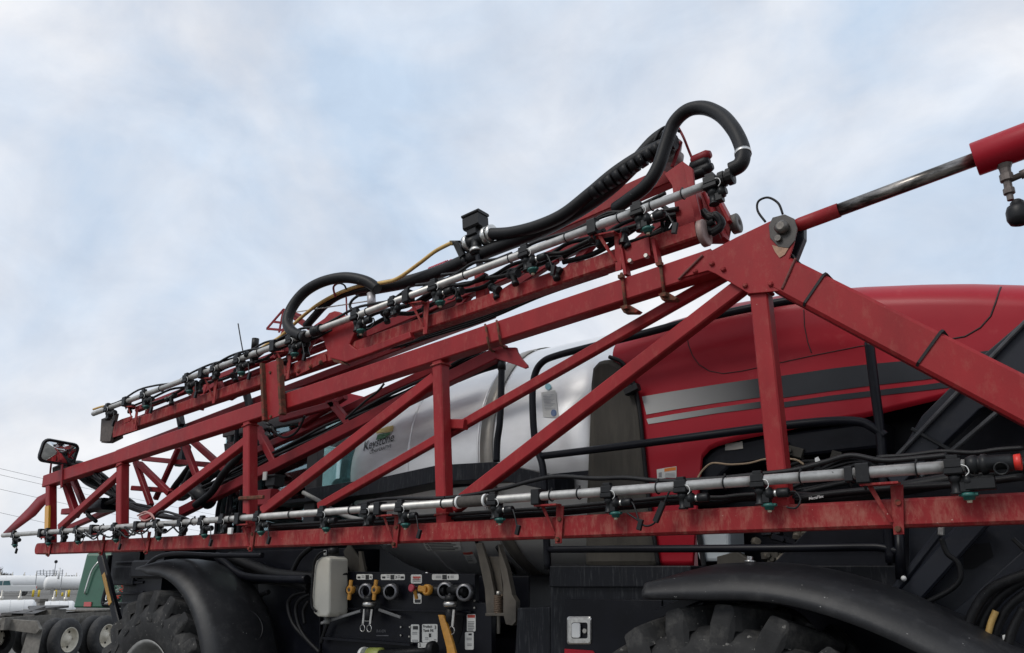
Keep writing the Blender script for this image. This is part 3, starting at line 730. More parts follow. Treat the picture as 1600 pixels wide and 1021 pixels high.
for x in (200, 262, 310, 352, 395, 442, 478, 530, 600, 655, 705, 750, 790, 850, 905, 955):     # elbows and tees behind the pipe
    c = uat(x).to_translation() + Vector((random.uniform(-.05, .05), random.uniform(.05, .12), random.uniform(-.11, -.02)))
    d_ = Vector((random.uniform(-1, 1), random.uniform(-.5, .3), random.uniform(-1, .4))).normalized()
    m = MB(); m.lathe(c, c + d_, [(0, .018), (.02, .030), (.04, .030), (.045, .022), (.09, .022), (.095, .030), (.12, .028)], 10, smooth=False); m.lathe(c + d_ * .06, c + d_ * .06 + Vector((.3, 0, -1)), [(0, .02), (.06, .02), (.062, .026), (.085, .024)], 10)
    m.build('fitting', PLA, upipe)
for k, (x0, x1, dy, dY, r) in enumerate([(160, 470, -7, .05, .010), (210, 520, 9, .07, .012), (330, 640, -9, .03, .011), (470, 760, 10, .10, .016), (600, 1000, 14, .12, .014), (650, 1040, -9, .06, .012), (760, 1060, 19, .10, .016), (230, 420, 16, .12, .014), (560, 900, 24, .16, .018), (880, 1060, 26, .16, .020)]):
    pts = []; n_ = int((x1 - x0) / 28)
    for j in range(n_ + 1):
        x = lerp(x0, x1, j / n_); pts.append(P(x, py_u(x) + dy + 4.0 * math.sin(j * 1.9 + k) + random.uniform(-2, 2), YU + dY))
    MB().tube(pts, r, 7, sub=4).build('boom_hose', RUB, upipe)
cc = uat(1133).to_translation(); dd = (uat(1133).to_translation() - uat(1000).to_translation()).normalized()
m = MB(); m.lathe(cc, cc + dd, [(-.04, .030), (-.03, .045), (.0, .045), (.004, .038), (.012, .038), (.016, .048), (.045, .048), (.05, .032)], 14, smooth=False); m.build('union_nut', PLA, upipe)
cc = uat(496).to_translation(); m = MB(); m.lathe(cc, cc + dd, [(-.06, .034), (-.05, .044), (.0, .044), (.004, .036), (.03, .036), (.034, .044), (.05, .044)], 14); m.build('union_nut', PLA, upipe)
# yellow tip at the far left end
MB().tube(pline([(146, 640), (158, 636), (172, 633)], YU), .012, 8).build('yellow_tube', YHOSE, upipe)
MB().tube(pline([(258, 608), (275, 600), (292, 596)], YU + .04), .010, 8).build('yellow_tube', YHOSE, upipe)
# ---------------------------------------------------------------- big hoses over the top
def hose(pts, Y, r, name='hose', mt=RUB, n=14, sub=8):
    pts3 = [P(p[0], p[1], Y if len(p) < 3 else p[2]) for p in pts]
    return MB().tube(pts3, r, n, sub=sub).build(name, mt, outer)
hose([(1142, 266, 3.72), (1156, 258, 3.72), (1161, 244, 3.73), (1158, 226, 3.76), (1146, 202, 3.8), (1126, 180, 3.86), (1100, 169, 3.9), (1074, 173, 3.92), (1053, 193, 3.93), (1041, 224, 3.93), (1028, 262, 3.92), (1010, 290, 3.92), (985, 310, 3.95), (962, 326, 4.0)], 3.8, .042)
cc = P(1161, 240, 3.735); MB().lathe(cc + Vector((0, 0, -.01)), P(1159, 228, 3.755), [(0, .046), (.022, .046)], 16).build('hose_clamp', SILV, outer)
hose([(768, 366), (800, 364), (840, 354), (880, 336), (920, 305), (960, 272), (1000, 246), (1040, 226), (1056, 222)], 4.0, .045)
hose([(560, 455), (590, 450), (640, 440), (690, 424), (740, 402), (790, 382), (850, 358), (905, 328), (950, 296), (990, 258), (1020, 225), (1040, 210)], 4.05, .052)
for k in range(9):
    t = k / 9; x, y = lerp(925, 1035, t), lerp(303, 229, t); x2, y2 = lerp(925, 1035, t + .09), lerp(303, 229, t + .09)
    a, b = P(x, y, 4.0), P(x2, y2, 4.0); MB().lathe(a, b, [(0, .0495), ((b - a).length * .93, .0495)], 14).build('spiral_wrap', RUB, outer)
hose([(590, 452, 3.95), (572, 440, 3.92), (540, 434, 3.88), (506, 440, 3.84), (478, 455, 3.82), (458, 478, 3.78), (449, 502, 3.74), (456, 518, 3.72), (472, 526, 3.72)], 3.85, .046)
cc = P(474, 525, 3.72); MB().lathe(cc, P(480, 527, 3.72), [(0, .048), (.05, .048)], 16).build('hose_clamp', PLA, outer)
hose([(478, 510), (492, 494), (508, 477), (530, 462), (560, 453), (580, 450)], 4.0, .035)
hose([(482, 505), (500, 486), (515, 470), (545, 458)], 4.04, .018)
hose([(705, 380), (680, 393), (655, 412), (622, 435), (598, 442), (562, 447), (530, 458), (500, 474), (476, 492), (456, 510), (436, 528), (415, 540), (390, 556)], 3.95, .0155, 'yellow_hose', YHOSE, 10)
hose([(524, 464), (521, 450), (526, 444), (534, 443)], 3.93, .009, 'wire', DRED, 6)
hose([(532, 443), (538, 446), (541, 452)], 3.93, .008, 'wire', RUB, 6)
hose([(560, 462), (550, 470), (547, 480), (556, 488)], 3.8, .012, 'wire', RUB, 6)
hose([(400, 560), (420, 545), (440, 535), (460, 530)], 3.8, .014, 'wire', RUB, 6)
hose([(320, 580), (345, 572), (370, 562), (395, 552), (412, 545)], 3.76, .011, 'wire', RUB, 6)
hose([(600, 478), (640, 462), (680, 440), (720, 432), (760, 418), (800, 402), (840, 392), (880, 370), (910, 356), (940, 340), (975, 330)], 3.78, .010, 'wire', RUB, 6)
hose([(690, 430), (730, 424), (770, 408), (800, 396)], 3.9, .012, 'wire', RUB, 6)
hose([(880, 410), (920, 400), (950, 385), (985, 362), (1010, 345), (1030, 330)], 3.9, .018, 'hose', RUB, 8)
hose([(750, 470), (800, 460), (860, 448), (930, 405), (980, 385), (1040, 355)], 4.0, .012, 'hose', RUB, 8)
hose([(640, 500), (700, 486), (750, 475), (700, 500), (690, 520)], 4.1, .016, 'hose', RUB, 8)
hose([(470, 600), (520, 600), (560, 585), (600, 580)], 4.4, .022, 'hose', RUB, 8)
hose([(440, 620), (470, 612), (500, 610)], 4.3, .04, 'hose', RUB, 8)
for k in range(4): hose([(610 + 8 * k, 545 - k), (680, 525 - 3 * k), (760, 500 - 3 * k), (850, 462 - 2 * k), (950, 428)], 4.0 + .02 * k, .008, 'wire', RUB, 6)
hose([(425, 668), (432, 678), (445, 684), (460, 678), (470, 665), (476, 650)], 3.8, .010, 'wire', RUB, 6)
hose([(540, 655), (570, 628), (590, 612), (600, 600)], 3.95, .010, 'wire', RUB, 6)
hose([(372, 506), (376, 530), (380, 552)], 4.2, .006, 'antenna', RUB, 6)
cc = P(398, 545, 4.1); MB().cyl(cc, cc + Vector((0, 0, .10)), .035, 10).build('sensor_cap', PLA, outer)
hose([(1022, 222), (1034, 202), (1050, 198), (1062, 206)], 4.0, .010, 'wire', RUB, 6)
# ---------------------------------------------------------------- flow control valves
def valve(x, y, Y, s, par, tilt=0.0):
    c = P(x, y, Y); m = MB(); mm_ = Matrix.Rotation(tilt, 3, 'Y')
    m.box(c + mm_ @ Vector((0, 0, .115 * s)), (.125 * s, .10 * s, .085 * s), rot=mm_, ch=.012)
    m.box(c + mm_ @ Vector((0, 0, .165 * s)), (.135 * s, .11 * s, .02 * s), rot=mm_, ch=.008)
    m.box(c + mm_ @ Vector((-.01, 0, .055 * s)), (.07 * s, .07 * s, .05 * s), rot=mm_, ch=.006)
    m.lathe(c + mm_ @ Vector((-.10 * s, 0, 0)), c + mm_ @ Vector((1, 0, 0)), [(0, .03 * s), (.02, .05 * s), (.05 * s, .05 * s), (.06 * s, .035 * s), (.14 * s, .035 * s), (.15 * s, .05 * s), (.20 * s, .05 * s)], 16)
    m.lathe(c + mm_ @ Vector((0, 0, 0)), c + mm_ @ Vector((0, 0, -1)), [(0, .035 * s), (.10 * s, .035 * s)], 12)
    v = m.build('flow_valve', PLA, par)
    for dx in (-.075, .07, .11):
        a = c + mm_ @ Vector((dx * s, 0, 0)); MB().lathe(a, a + mm_ @ Vector((1, 0, 0)), [(0, .054 * s), (.016 * s, .057 * s), (.03 * s, .054 * s)], 18).build('clamp_ring', SILV, v)
    a = c + mm_ @ Vector((0, 0, -.06 * s)); MB().lathe(a, a + mm_ @ Vector((0, 0, -1)), [(0, .045 * s), (.022 * s, .045 * s)], 16).build('clamp_ring', SILV, v)
    return v
v1 = valve(744, 376, 4.02, 1.22, SPR, R_(-4))
v1['label'] = 'black motorised flow valve on top of the boom'
m = MB(); m.beam(P(714, 381, 4.0), P(724, 402, 4.0), .05, .05); m.cyl(P(722, 400, 4.0), P(726, 412, 4.0), .018, 8); m.cyl(P(704, 380, 4.0), P(718, 380, 4.0), .02, 8)
m.build('fitting', PLA, v1)
m = MB(); m.beam(P(748, 400, 4.02), P(752, 436, 4.02), .05, .04); m.build('valve_post', BLK, v1)
v2 = valve(428, 775, 3.95, 1.0, SPR)
v2['label'] = 'black motorised flow valve low on the boom beside a post'
MB().box(P(414, 744, 3.88), (.05, .01, .07)).build('tag', WHT, v2)
m = MB(); m.box(P(418, 778, 3.85), (.20, .09, .13), ch=.01); m.build('valve_body', DRED, v2)
MB().beam(P(374, 779, YB - .06), P(412, 777, YB - .06), .02, .03).build('clamp_bolt', RUST, v2)
for x, y in [(470, 655), (418, 662), (424, 680)]:
    pass
m = MB()
for x, y in [(418, 662), (423, 668), (420, 680)]: m.cyl(P(x - 4, y - 3, 3.9), P(x + 5, y + 4, 3.9), .018, 8)
m.build('fittings', PLA, v2)
# ---------------------------------------------------------------- lift cylinder
a, b = P(1232, 358, YB), P(1522, 250, YB)
d = (b - a).normalized()
m = MB(); t0 = (P(1311, 329, YB) - a).length; L = (b - a).length
m.lathe(a, b, [(t0, .031), (L + .1, .031)], 20)
rod = m.build('hydraulic_cylinder', CHROME, SPR, label='chromed rod of the lift cylinder')
MB().lathe(a, b, [(.04, .032), (.06, .035), (t0, .035)], 18).build('rod_end', RED, rod)
MB().lathe(a, b, [(L, .03), (L, .070), (L + .004, .074), (L + 1.3, .074), (L + 1.3, .02)], 32).build('barrel', HOODR, rod)
c0 = P(1571, 268, YB); m = MB()
m.lathe(c0 + Vector((0, 0, .03)), c0 + Vector((0, 0, -1)), [(0, .030), (.02, .022), (.045, .020), (.045, .026), (.075, .026), (.08, .016), (.11, .016), (.112, .022), (.135, .022), (.14, .013), (.165, .013)], 10, smooth=False)
m.lathe(c0 + Vector((.0, 0, -.045)), c0 + Vector((1, 0, .15)), [(0, .014), (.05, .014), (.05, .020), (.09, .020)], 8)
m.build('port_fitting', mat('fitting_steel', (.13, .11, .10), .5, .6, var=.4, vscale=30), rod)
cb = c0 + Vector((.02, 0, -.19)); m = MB(); m.lathe(cb + Vector((0, 0, .05)), cb + Vector((0, 0, -1)), [(0, .015), (.012, .026), (.022, .026), (.03, .040), (.05, .047), (.085, .047), (.105, .038), (.115, .015)], 18)
m.build('accumulator', PLA, rod)

# ---------------------------------------------------------------- product tank
TY, TZ, TR, XD, DA, XR = 5.42, 2.86, 0.98, -4.50, 1.35, -2.85
rows = []
for i in range(13):
    a = math.pi / 2 * i / 12
    rows.append((XD - DA * math.cos(a), TR * math.sin(a) ** 0.8))
prof = rows + [(XD + (XR - XD) * k / 8, TR) for k in range(1, 9)] + [(XR + .3 * math.sin(a), TR * math.cos(a)) for a in (.4, .8, 1.2, 1.5)]
m = MB(); rr = []
for x, r in prof: rr.append([Vector((x, TY + r * math.cos(2 * math.pi * k / 64), TZ + r * math.sin(2 * math.pi * k / 64))) for k in range(65)])
m.grid(rr)
tank = m.build('tank', TANKM, SPR, label='brushed stainless product tank with rounded front head')
def tank_r(x):
    if x > XR: return TR
    if x > XD: return TR
    return TR * max(0.0, 1 - ((XD - x) / DA) ** 2) ** 0.4
def tank_s(px, py, off=0.004):
    d = ray(px, py); d = d / d.y; Y = 4.2
    for it in range(400):
        p = CAM + d * Y
        if math.hypot(p.y - TY, p.z - TZ) <= tank_r(p.x): break
        Y += 0.004
    p = CAM + d * (Y - 0.004)
    n = Vector((0, p.y - TY, p.z - TZ)).normalized()
    return p + n * off
for xx in (XD, -3.75):
    m = MB(); m.tube([Vector((xx, TY + TR * math.cos(a), TZ + TR * math.sin(a))) for a in [k * math.pi / 32 for k in range(64)]], .012, 6, sub=1, closed=True)
    m.build('weld_bead', TANKM, tank)
m = MB(); m.grid([[Vector((x, TY + (TR + .012) * math.cos(a), TZ + (TR + .012) * math.sin(a))) for a in [R_(95 + 5.5 * k) for k in range(34)]] for x in (-3.72, -3.60)])
m.build('tank_strap', TANKD, tank, solid=.004)
m = MB(); m.lathe((-4.6, TY - .25, TZ + TR - .12), (-4.6, TY - .25, TZ + TR + 1), [(0, .26), (.16, .26), (.17, .24), (.18, .01)], 28); m.build('tank_lid', TANKD, tank)
# maker's mark on the front head
m = MB(); letters('Keystone', 568, 705, 616, 689, 13.5, lambda x, y: tank_s(x, y), m, shear=.30, bold=.003); m.build('lettering', INK, tank)
m = MB(); letters('COOPERATIVE', 578, 710, 612, 699, 5.2, lambda x, y: tank_s(x, y), m, shear=.1); m.build('lettering', INK, tank)
def patch(name, px, mt, surf, par, n=6):
    """thin print: a strip between two pixel edges (top list, bottom list) laid on surf"""
    top, bot = px; m = MB()
    rows_ = [[surf(lerp(a[0], b[0], j / n), lerp(a[1], b[1], j / n)) for a, b in zip(top, bot)] for j in range(n + 1)]
    return m.grid(rows_, 0, False).build(name, mt, par)
patch('emblem_field', ([(590, 680), (598, 678), (606, 677), (611, 676)], [(588, 688), (595, 687), (603, 684), (609, 679)]), GRN, tank_s, tank)
patch('emblem_sun', ([(588, 673), (597, 670), (605, 667), (615, 665)], [(588, 678), (597, 677), (606, 676), (614, 674)]), SUNY, lambda x, y: tank_s(x, y, .002), tank)
patch('data_sheet', ([(846, 614), (857, 612), (868, 610)], [(849, 652), (861, 653), (873, 653)]), WHT, tank_s, tank)
m = MB()
for k in range(11):
    y = 618 + k * 2.3
    m.grid([[tank_s(849 + k * .3, y, .006), tank_s(858 + k * .3, y - .3, .006), tank_s((866 - (k % 3) * 3) + k * .3, y - .6, .006)], [tank_s(849 + k * .3, y + .8, .006), tank_s(858 + k * .3, y + .5, .006), tank_s((866 - (k % 3) * 3) + k * .3, y + .2, .006)]], 0, False)
m.build('small_print', mat('faint_print', (.35, .36, .38), .5), tank)
m = MB(); m.add([tank_s(866 + 4.5 * math.cos(a), 646 + 5.5 * math.sin(a), .007) for a in [k * .45 for k in range(14)]], [tuple(range(14))]); m.build('seal_mark', mat('seal_blue', (.10, .16, .30), .5), tank)
m = MB(); m.add([tank_s(857 + 5 * math.cos(a), 605 + 5 * math.sin(a), .005) for a in [k * .45 for k in range(14)]], [tuple(range(14))]); m.build('seal_mark', mat('seal_cyan', (.25, .50, .55), .5), tank)
patch('data_plate', ([(659, 845), (690, 844), (718, 843)], [(668, 861), (695, 861), (722, 860)]), WHT, tank_s, tank)
patch('warning_label', ([(722, 862), (730, 862), (738, 861)], [(732, 880), (740, 880), (747, 879)]), WHT, tank_s, tank)
patch('warning_label', ([(597, 846), (606, 845), (614, 844)], [(600, 853), (608, 852), (616, 851)]), WHT, tank_s, tank)
patch('warning_head', ([(723, 862.5), (730, 862.5), (738, 861.5)], [(725, 866), (733, 866), (740, 865)]), LRED, lambda x, y: tank_s(x, y, .006), tank)
m = MB()
for k in range(5):
    y = 848.5 + 2.4 * k; x0 = 664 + k * 1.4
    m.grid([[tank_s(x0, y, .007), tank_s(x0 + 25, y - .3, .007), tank_s(x0 + (48 if k % 2 else 42), y - .6, .007)], [tank_s(x0, y + 1.0, .007), tank_s(x0 + 25, y + .7, .007), tank_s(x0 + (48 if k % 2 else 42), y + .4, .007)]], 0, False)
for k in range(3):
    y = 869 + 3 * k; m.grid([[tank_s(729 + k, y, .007), tank_s(737 + k, y, .007)], [tank_s(729 + k, y + 1, .007), tank_s(737 + k, y + 1, .007)]], 0, False)
m.build('small_print', INK, tank)
m = MB(); m.tube([tank_s(x, y, .02) for x, y in [(772, 775), (768, 782), (770, 790), (778, 792), (784, 784), (782, 772), (776, 768)]], .008, 6, closed=True); m.build('lifting_eye', STEEL, tank)
# deck beside the tank
top = [(478, 764), (600, 745), (683, 727), (772, 722), (838, 737), (866, 744)]; bot = [(866, 768), (838, 762), (772, 749), (683, 753), (600, 770), (478, 784)]
m = MB(); m.prism([P(x, y, 4.22) for x, y in top + bot], (0, .25, 0)); deck = m.build('deck_edge', BLKD, SPR, bevel=.004)
m = MB(); m.box((-4.5, 4.75, 2.60), (3.9, .6, .03)); m.build('deck_plate', BLK, deck)
# ---------------------------------------------------------------- chassis and belly
m = MB(); m.box((-4.3, 5.4, 1.35), (9.0, 1.1, .5)); m.box((-5.0, 5.4, 1.75), (3.0, 1.3, .35))
chassis = m.build('chassis', BLK, SPR, bevel=.01)
m = MB(); m.box((-7.95, 4.95, 1.75), (.5, 1.5, 1.0), ch=.03); m.box((-7.9, 4.3, 2.0), (.6, .35, .18), ch=.02); m.build('front_frame', BLK, chassis)
for x in (-6.95, -1.45): MB().beam((x, 4.2, 1.0), (x, 6.8, 1.0), .25, .25).build('axle', BLK, chassis)
# front ladder strut with amber stripe
m = MB(); m.beam(P(158, 868, 4.05), P(188, 985, 4.05), .05, .10); m.beam(P(172, 868, 4.12), P(168, 905, 4.12), .04, .05)
lad = m.build('ladder', BLK, SPR)
MB().beam(P(161.5, 897, 4.00), P(172.5, 944, 4.00), .01, .055).build('amber_stripe', mat('amber_stripe', (.55, .30, .05), .4, var=.2, vscale=30), lad)
m = MB(); m.box(P(205, 880, 4.25), (.75, .1, .35)); m.box(P(216, 932, 4.3), (.50, .1, .62)); m.box(P(195, 900, 4.2), (.45, .05, .20), ch=.01)
m.build('front_cover', BLKD, lad, bevel=.01)
m = MB()
for k in range(5): m.beam(P(182, 880 + 16 * k, 4.2), P(225, 878 + 16 * k, 4.2), .03, .03)
m.build('ladder_rungs', BLK, lad)

# ---------------------------------------------------------------- cab
CY0, CY1 = 4.62, 6.2
def cabp(x, y): return P(x, y, CY0)
cx0, cx1 = P(352, 700, CY0).x, -5.92
zt_, zb_ = 3.48, 2.28
m = MB(); m.box(((cx0 + cx1) / 2, (CY0 + CY1) / 2, 2.12), (cx1 - cx0, CY1 - CY0, .34), ch=.04)
cab = m.build('cab', BLK, SPR, bevel=.01, label='dark cab with tinted glass behind the boom')
m = MB(); m.box((-6.22, (CY0 + CY1) / 2, zt_ + .09), (.95, CY1 - CY0 + .1, .20), ch=.07); m.box((-7.0, (CY0 + CY1) / 2, zt_ + .02), (.9, CY1 - CY0, .06), ch=.02); m.build('cab_roof', HOODR, cab, bevel=.02)
for yy in (CY0, CY1):
    for xx, w in [(cx0 + .12, .07), (lerp(cx0, cx1, .42), .08), (cx1, .16)]:
        MB().beam((xx - (.1 if xx == cx0 + .12 else 0), yy, zb_), (xx, yy, zt_), .08, w, side=(0, 1, 0)).build('cab_pillar', PILL, cab)
MB().beam((cx0, CY0, zb_ + .03), (cx1, CY0, zb_ + .03), .09, .10).build('window_sill', PILL, cab)
MB().beam((cx0, CY0, zt_ - .04), (cx1, CY0, zt_ - .04), .09, .12).build('window_header', PILL, cab)
for yy in (CY0 - .005, CY1):
    for xa_, xb_ in [(cx0, lerp(cx0, cx1, .42)), (lerp(cx0, cx1, .42), cx1)]:
        MB().box(((xa_ + xb_) / 2, yy, (zt_ + zb_) / 2), (xb_ - xa_ - .02, .008, zt_ - zb_ - .02)).build('window', GLS, cab)
for xx in (cx0, cx1): MB().box((xx, (CY0 + CY1) / 2, (zt_ + zb_) / 2), (.008, CY1 - CY0 - .1, zt_ - zb_ - .02)).build('window', GLS, cab)
m = MB(); m.box((lerp(cx0, cx1, .55), 5.4, 2.5), (.55, .55, .16), ch=.05); m.box((lerp(cx0, cx1, .80), 5.4, 2.68), (.16, .5, .45), ch=.05)
m.build('seat', INTER, cab)
m = MB(); m.tube([(cx0 + .35, 5.2 , 2.95), (cx0 + .38, 5.4, 3.05), (cx0 + .35, 5.6, 2.95), (cx0 + .30, 5.4, 2.8)], .018, 8, closed=True); m.beam((cx0 + .3, 5.4, 2.4), (cx0 + .34, 5.4, 2.9), .06, .06); m.build('steering_wheel', INTER, cab)
MB().tube([(cx0 + .5, CY0 - .03, 2.75), (cx0 + .9, CY0 - .05, 2.70), (lerp(cx0, cx1, .42), CY0 - .03, 2.72)], .014, 8).build('grab_rail', PLA, cab)
m = MB(); m.lathe(P(528, 596, 4.6) - Vector((.12, 0, 0)), P(528, 590, 4.6) + Vector((1, 0, .12)), [(0, .03), (.03, .05), (.22, .055), (.28, .03)], 14); m.build('beacon', BEAC, cab)
MB().lathe(P(517, 597, 4.6) - Vector((.1, 0, 0)), P(517, 595, 4.6), [(0, .04), (.14, .045)], 12).build('beacon_base', PLA, cab)
# mirror arms and rails in front of the cab
m = MB()
for pts in [[(352, 845), (356, 800), (364, 740), (372, 650)], [(337, 850), (340, 800), (346, 775)], [(358, 850), (362, 770)], [(372, 850), (378, 770), (386, 700)]]: m.tube(pline(pts, 4.5), .022, 8)
for a, b in [((358, 795), (366, 812)), ((366, 795), (352, 812)), ((345, 772), (366, 772))]: m.beam(P(*a, 4.5), P(*b, 4.5), .03, .05)
m.box(P(353, 840, 4.5), (.25, .05, .12)); m.build('cab_guard_rail', BLK, cab)
for x, y, w, h in [(285, 712, .16, .24), (372, 722, .10, .2), (394, 712, .2, .4)]:
    MB().box(P(x, y, 4.55), (w, .10, h), ch=.02).build('mirror_housing', BLK, cab)
MB().plate([(352, 715), (366, 708), (366, 690), (350, 694)], 4.5, .04).build('cab_mirror', mat('mirror_dark', (.3, .33, .35), .1, .8), cab)

# ---------------------------------------------------------------- hood
HY = 4.42
top_px = [(925, 572), (945, 545), (975, 530), (1010, 517), (1060, 499), (1150, 473), (1250, 455), (1350, 447), (1450, 443), (1520, 442), (1600, 444), (1700, 455), (1800, 470)]
bot_px = [(925, 884), (945, 884), (975, 884), (1010, 884), (1060, 884), (1088, 884), (1089, 760), (1094, 718), (1110, 700), (1150, 688), (1250, 668), (1350, 652), (1450, 628), (1520, 610), (1600, 592), (1700, 580), (1800, 570)]
TOPX = sorted((P(x, y - 1, HY + .22).x, P(x, y - 1, HY + .22).z) for x, y in top_px)
BOTX = sorted((P(x, y, HY).x, P(x, y, HY).z) for x, y in bot_px)
def hood_z(X): return interp(TOPX, X)
def hood_sec(X):
    zt, zb = hood_z(X), interp(BOTX, X)
    pts = [(HY + .02, zb), (HY, zb + .02)]
    zs = zt - .20
    for k in range(6): pts.append((HY, lerp(zb + .03, max(zs, zb + .04), k / 5)))
    for k in range(1, 11):
        a = math.pi / 2 * k / 10
        pts.append((HY + .34 * (1 - math.cos(a)) , max(zs, zb + .04) + .20 * math.sin(a)))
    pts += [(5.6, zt + .02), (6.2, zt - .05)]
    return pts
xs = [TOPX[0][0] + .30]
while xs[-1] < .75: xs.append(xs[-1] + .05)
m = MB(); m.grid([[Vector((X, y, z)) for y, z in hood_sec(X)] for X in xs])
hood = m.build('hood', HOODR, SPR, label='glossy red engine hood with grey stripes')
m = MB(); m.add([Vector((xs[0], y, z)) for y, z in hood_sec(xs[0])] + [Vector((xs[0], 6.2, 2.0))], [tuple(range(len(hood_sec(xs[0])) + 1))]); m.build('hood_end', HOODR, hood)
def hood_s(px, py, off=.003):
    d = ray(px, py); d = d / d.y; Y = HY - off
    while Y < 5.4:
        p = CAM + d * Y; zt = hood_z(p.x); zs = zt - .20
        if p.z <= zs: break
        if p.z < zt:
            s = (p.z - zs) / .20; ys = HY + .34 * (1 - math.sqrt(max(0, 1 - s * s)))
            if Y >= ys - off: break
        Y += .0006
    return CAM + d * Y
SEAM = mat('panel_gap', (.02, .003, .004), .6)
def seam(pts, w=.0032):
    q = []
    for (x0, y0), (x1, y1) in zip(pts, pts[1:]):
        for k in range(6): q.append(hood_s(lerp(x0, x1, k / 6), lerp(y0, y1, k / 6), .001))
    q.append(hood_s(*pts[-1], .001))
    MB().tube(q, w, 5, sub=1).build('panel_gap', SEAM, hood)
seam([(1072, 512), (1073, 526), (1076, 540), (1082, 556), (1092, 570), (1108, 580), (1130, 584), (1160, 580), (1210, 569), (1265, 557), (1300, 550), (1345, 541), (1400, 535), (1440, 532), (1480, 531)])
seam([(1480, 531), (1508, 526), (1532, 512), (1548, 494), (1556, 472), (1561, 456), (1564, 449)], .0045)
seam([(1256, 484), (1257, 510), (1262, 535), (1268, 552)])
STR1 = fade_mat('stripe_left', (.42, .42, .41), (.014, .015, .018), P(1005, 630, HY).x, P(1195, 610, HY).x)
STR2 = mat('stripe_grey', (.022, .025, .030), .40, var=.15, vscale=4, spec=.25)
def strip(t, b, mt): patch('stripe', (t, b), mt, lambda x, y: hood_s(x, y, .004), hood, 2)
strip([(1003, 620), (1050, 612), (1120, 601), (1195, 590)], [(1010, 648), (1055, 640), (1120, 630), (1198, 620)], STR1)
strip([(1010, 655), (1055, 647), (1120, 637), (1200, 626)], [(1013, 663), (1058, 656), (1120, 646), (1202, 636)], STR1)
strip([(1218, 588), (1300, 576), (1360, 569), (1440, 562), (1560, 546)], [(1222, 622), (1300, 611), (1360, 603), (1440, 594), (1560, 578)], STR2)
strip([(1222, 629), (1300, 618), (1360, 611), (1440, 602), (1560, 586)], [(1224, 637), (1300, 627), (1360, 620), (1440, 611), (1560, 596)], STR2)
# stickers on hood
def sticker(name, px, surf, par, mt=WHT): return patch(name, px, mt, surf, par, 2)
hs = lambda x, y: hood_s(x, y, .004)
hs2 = lambda x, y: hood_s(x, y, .006)
sticker('warning_label', ([(1026, 734), (1042, 731), (1057, 729)], [(1027, 749), (1042, 747), (1057, 747)]), hs, hood)
sticker('warning_head', ([(1038, 732.5), (1047, 731), (1056, 730)], [(1038, 737.5), (1047, 736), (1056, 735)]), hs2, hood, ORG)
m = MB()
for k in range(4):
    y = 739.5 + 2.0 * k; m.grid([[hs2(1039, y), hs2(1055, y - .6)], [hs2(1039, y + .7), hs2(1055, y + .1)]], 0, False)
m.grid([[hs2(1029, 739), hs2(1034, 738)], [hs2(1029, 746), hs2(1034, 746)]], 0, False); m.build('small_print', mat('print_grey', (.25, .25, .25), .6), hood)
# grey shroud between hood and tank
m = MB(); shp = [(921, 600), (924, 575), (934, 562), (952, 560), (970, 570), (986, 596), (997, 640), (1006, 730), (1016, 810), (1027, 886), (912, 886), (915, 760), (919, 660)]
m.prism([P(x, y, HY - .03) for x, y in shp], (0, .5, 0)); shroud = m.build('side_shroud', SHROUD, SPR, bevel=.035)
MB().tube(pline([(952, 558), (972, 567), (988, 594), (999, 640), (1008, 730), (1018, 810), (1029, 886)], HY - .02), .014, 8).build('edge_seal', RUB, shroud)
m = MB(); m.beam(P(978, 614, HY - .07), P(998, 604, HY - .07), .05, .045, ch=.004); m.beam(P(983, 600, HY - .05), P(988, 615, HY - .05), .04, .03); m.build('latch', PLA, shroud)

# ---------------------------------------------------------------- hand rails
YH = 4.16
rr_ = .024
m = MB(); m.tube(pline([(856, 890), (852, 800), (848, 730), (836, 690), (832, 620), (836, 585), (848, 566), (870, 556), (920, 543), (1000, 523), (1080, 502), (1180, 480), (1250, 468), (1330, 462)], YH), rr_, 12)
rail = m.build('hand_rail', BLK, SPR)
for pts in [[(846, 713), (920, 704), (1000, 694), (1100, 681), (1200, 668), (1290, 659), (1340, 659), (1362, 667), (1384, 682)], [(854, 859), (1000, 858), (1200, 857), (1340, 855), (1378, 856), (1402, 863)],
            [(1358, 535), (1366, 600), (1376, 680), (1382, 760), (1392, 880)], [(1404, 820), (1408, 906)]]:
    MB().tube(pline(pts, YH), rr_ if pts[0][0] != 854 else .022, 12).build('rail_tube', BLK, rail)
MB().tube(pline([(784, 566), (783, 620), (781, 660), (777, 690), (776, 722)], YH), .024, 12).build('rail_tube', BLK, rail)
MB().tube(pline([(716, 592), (750, 578), (784, 568)], YH + .05), .03, 12).build('rail_tube', BLK, rail)
MB().lathe(P(784, 578, YH), P(784, 562, YH), [(0, .030), (.06, .030), (.07, .02)], 12).build('rail_cap', PLA, rail)
cc = P(1412, 904, YH - .03); MB().ball(cc, .013, 8).build('bolt', WPL, rail)

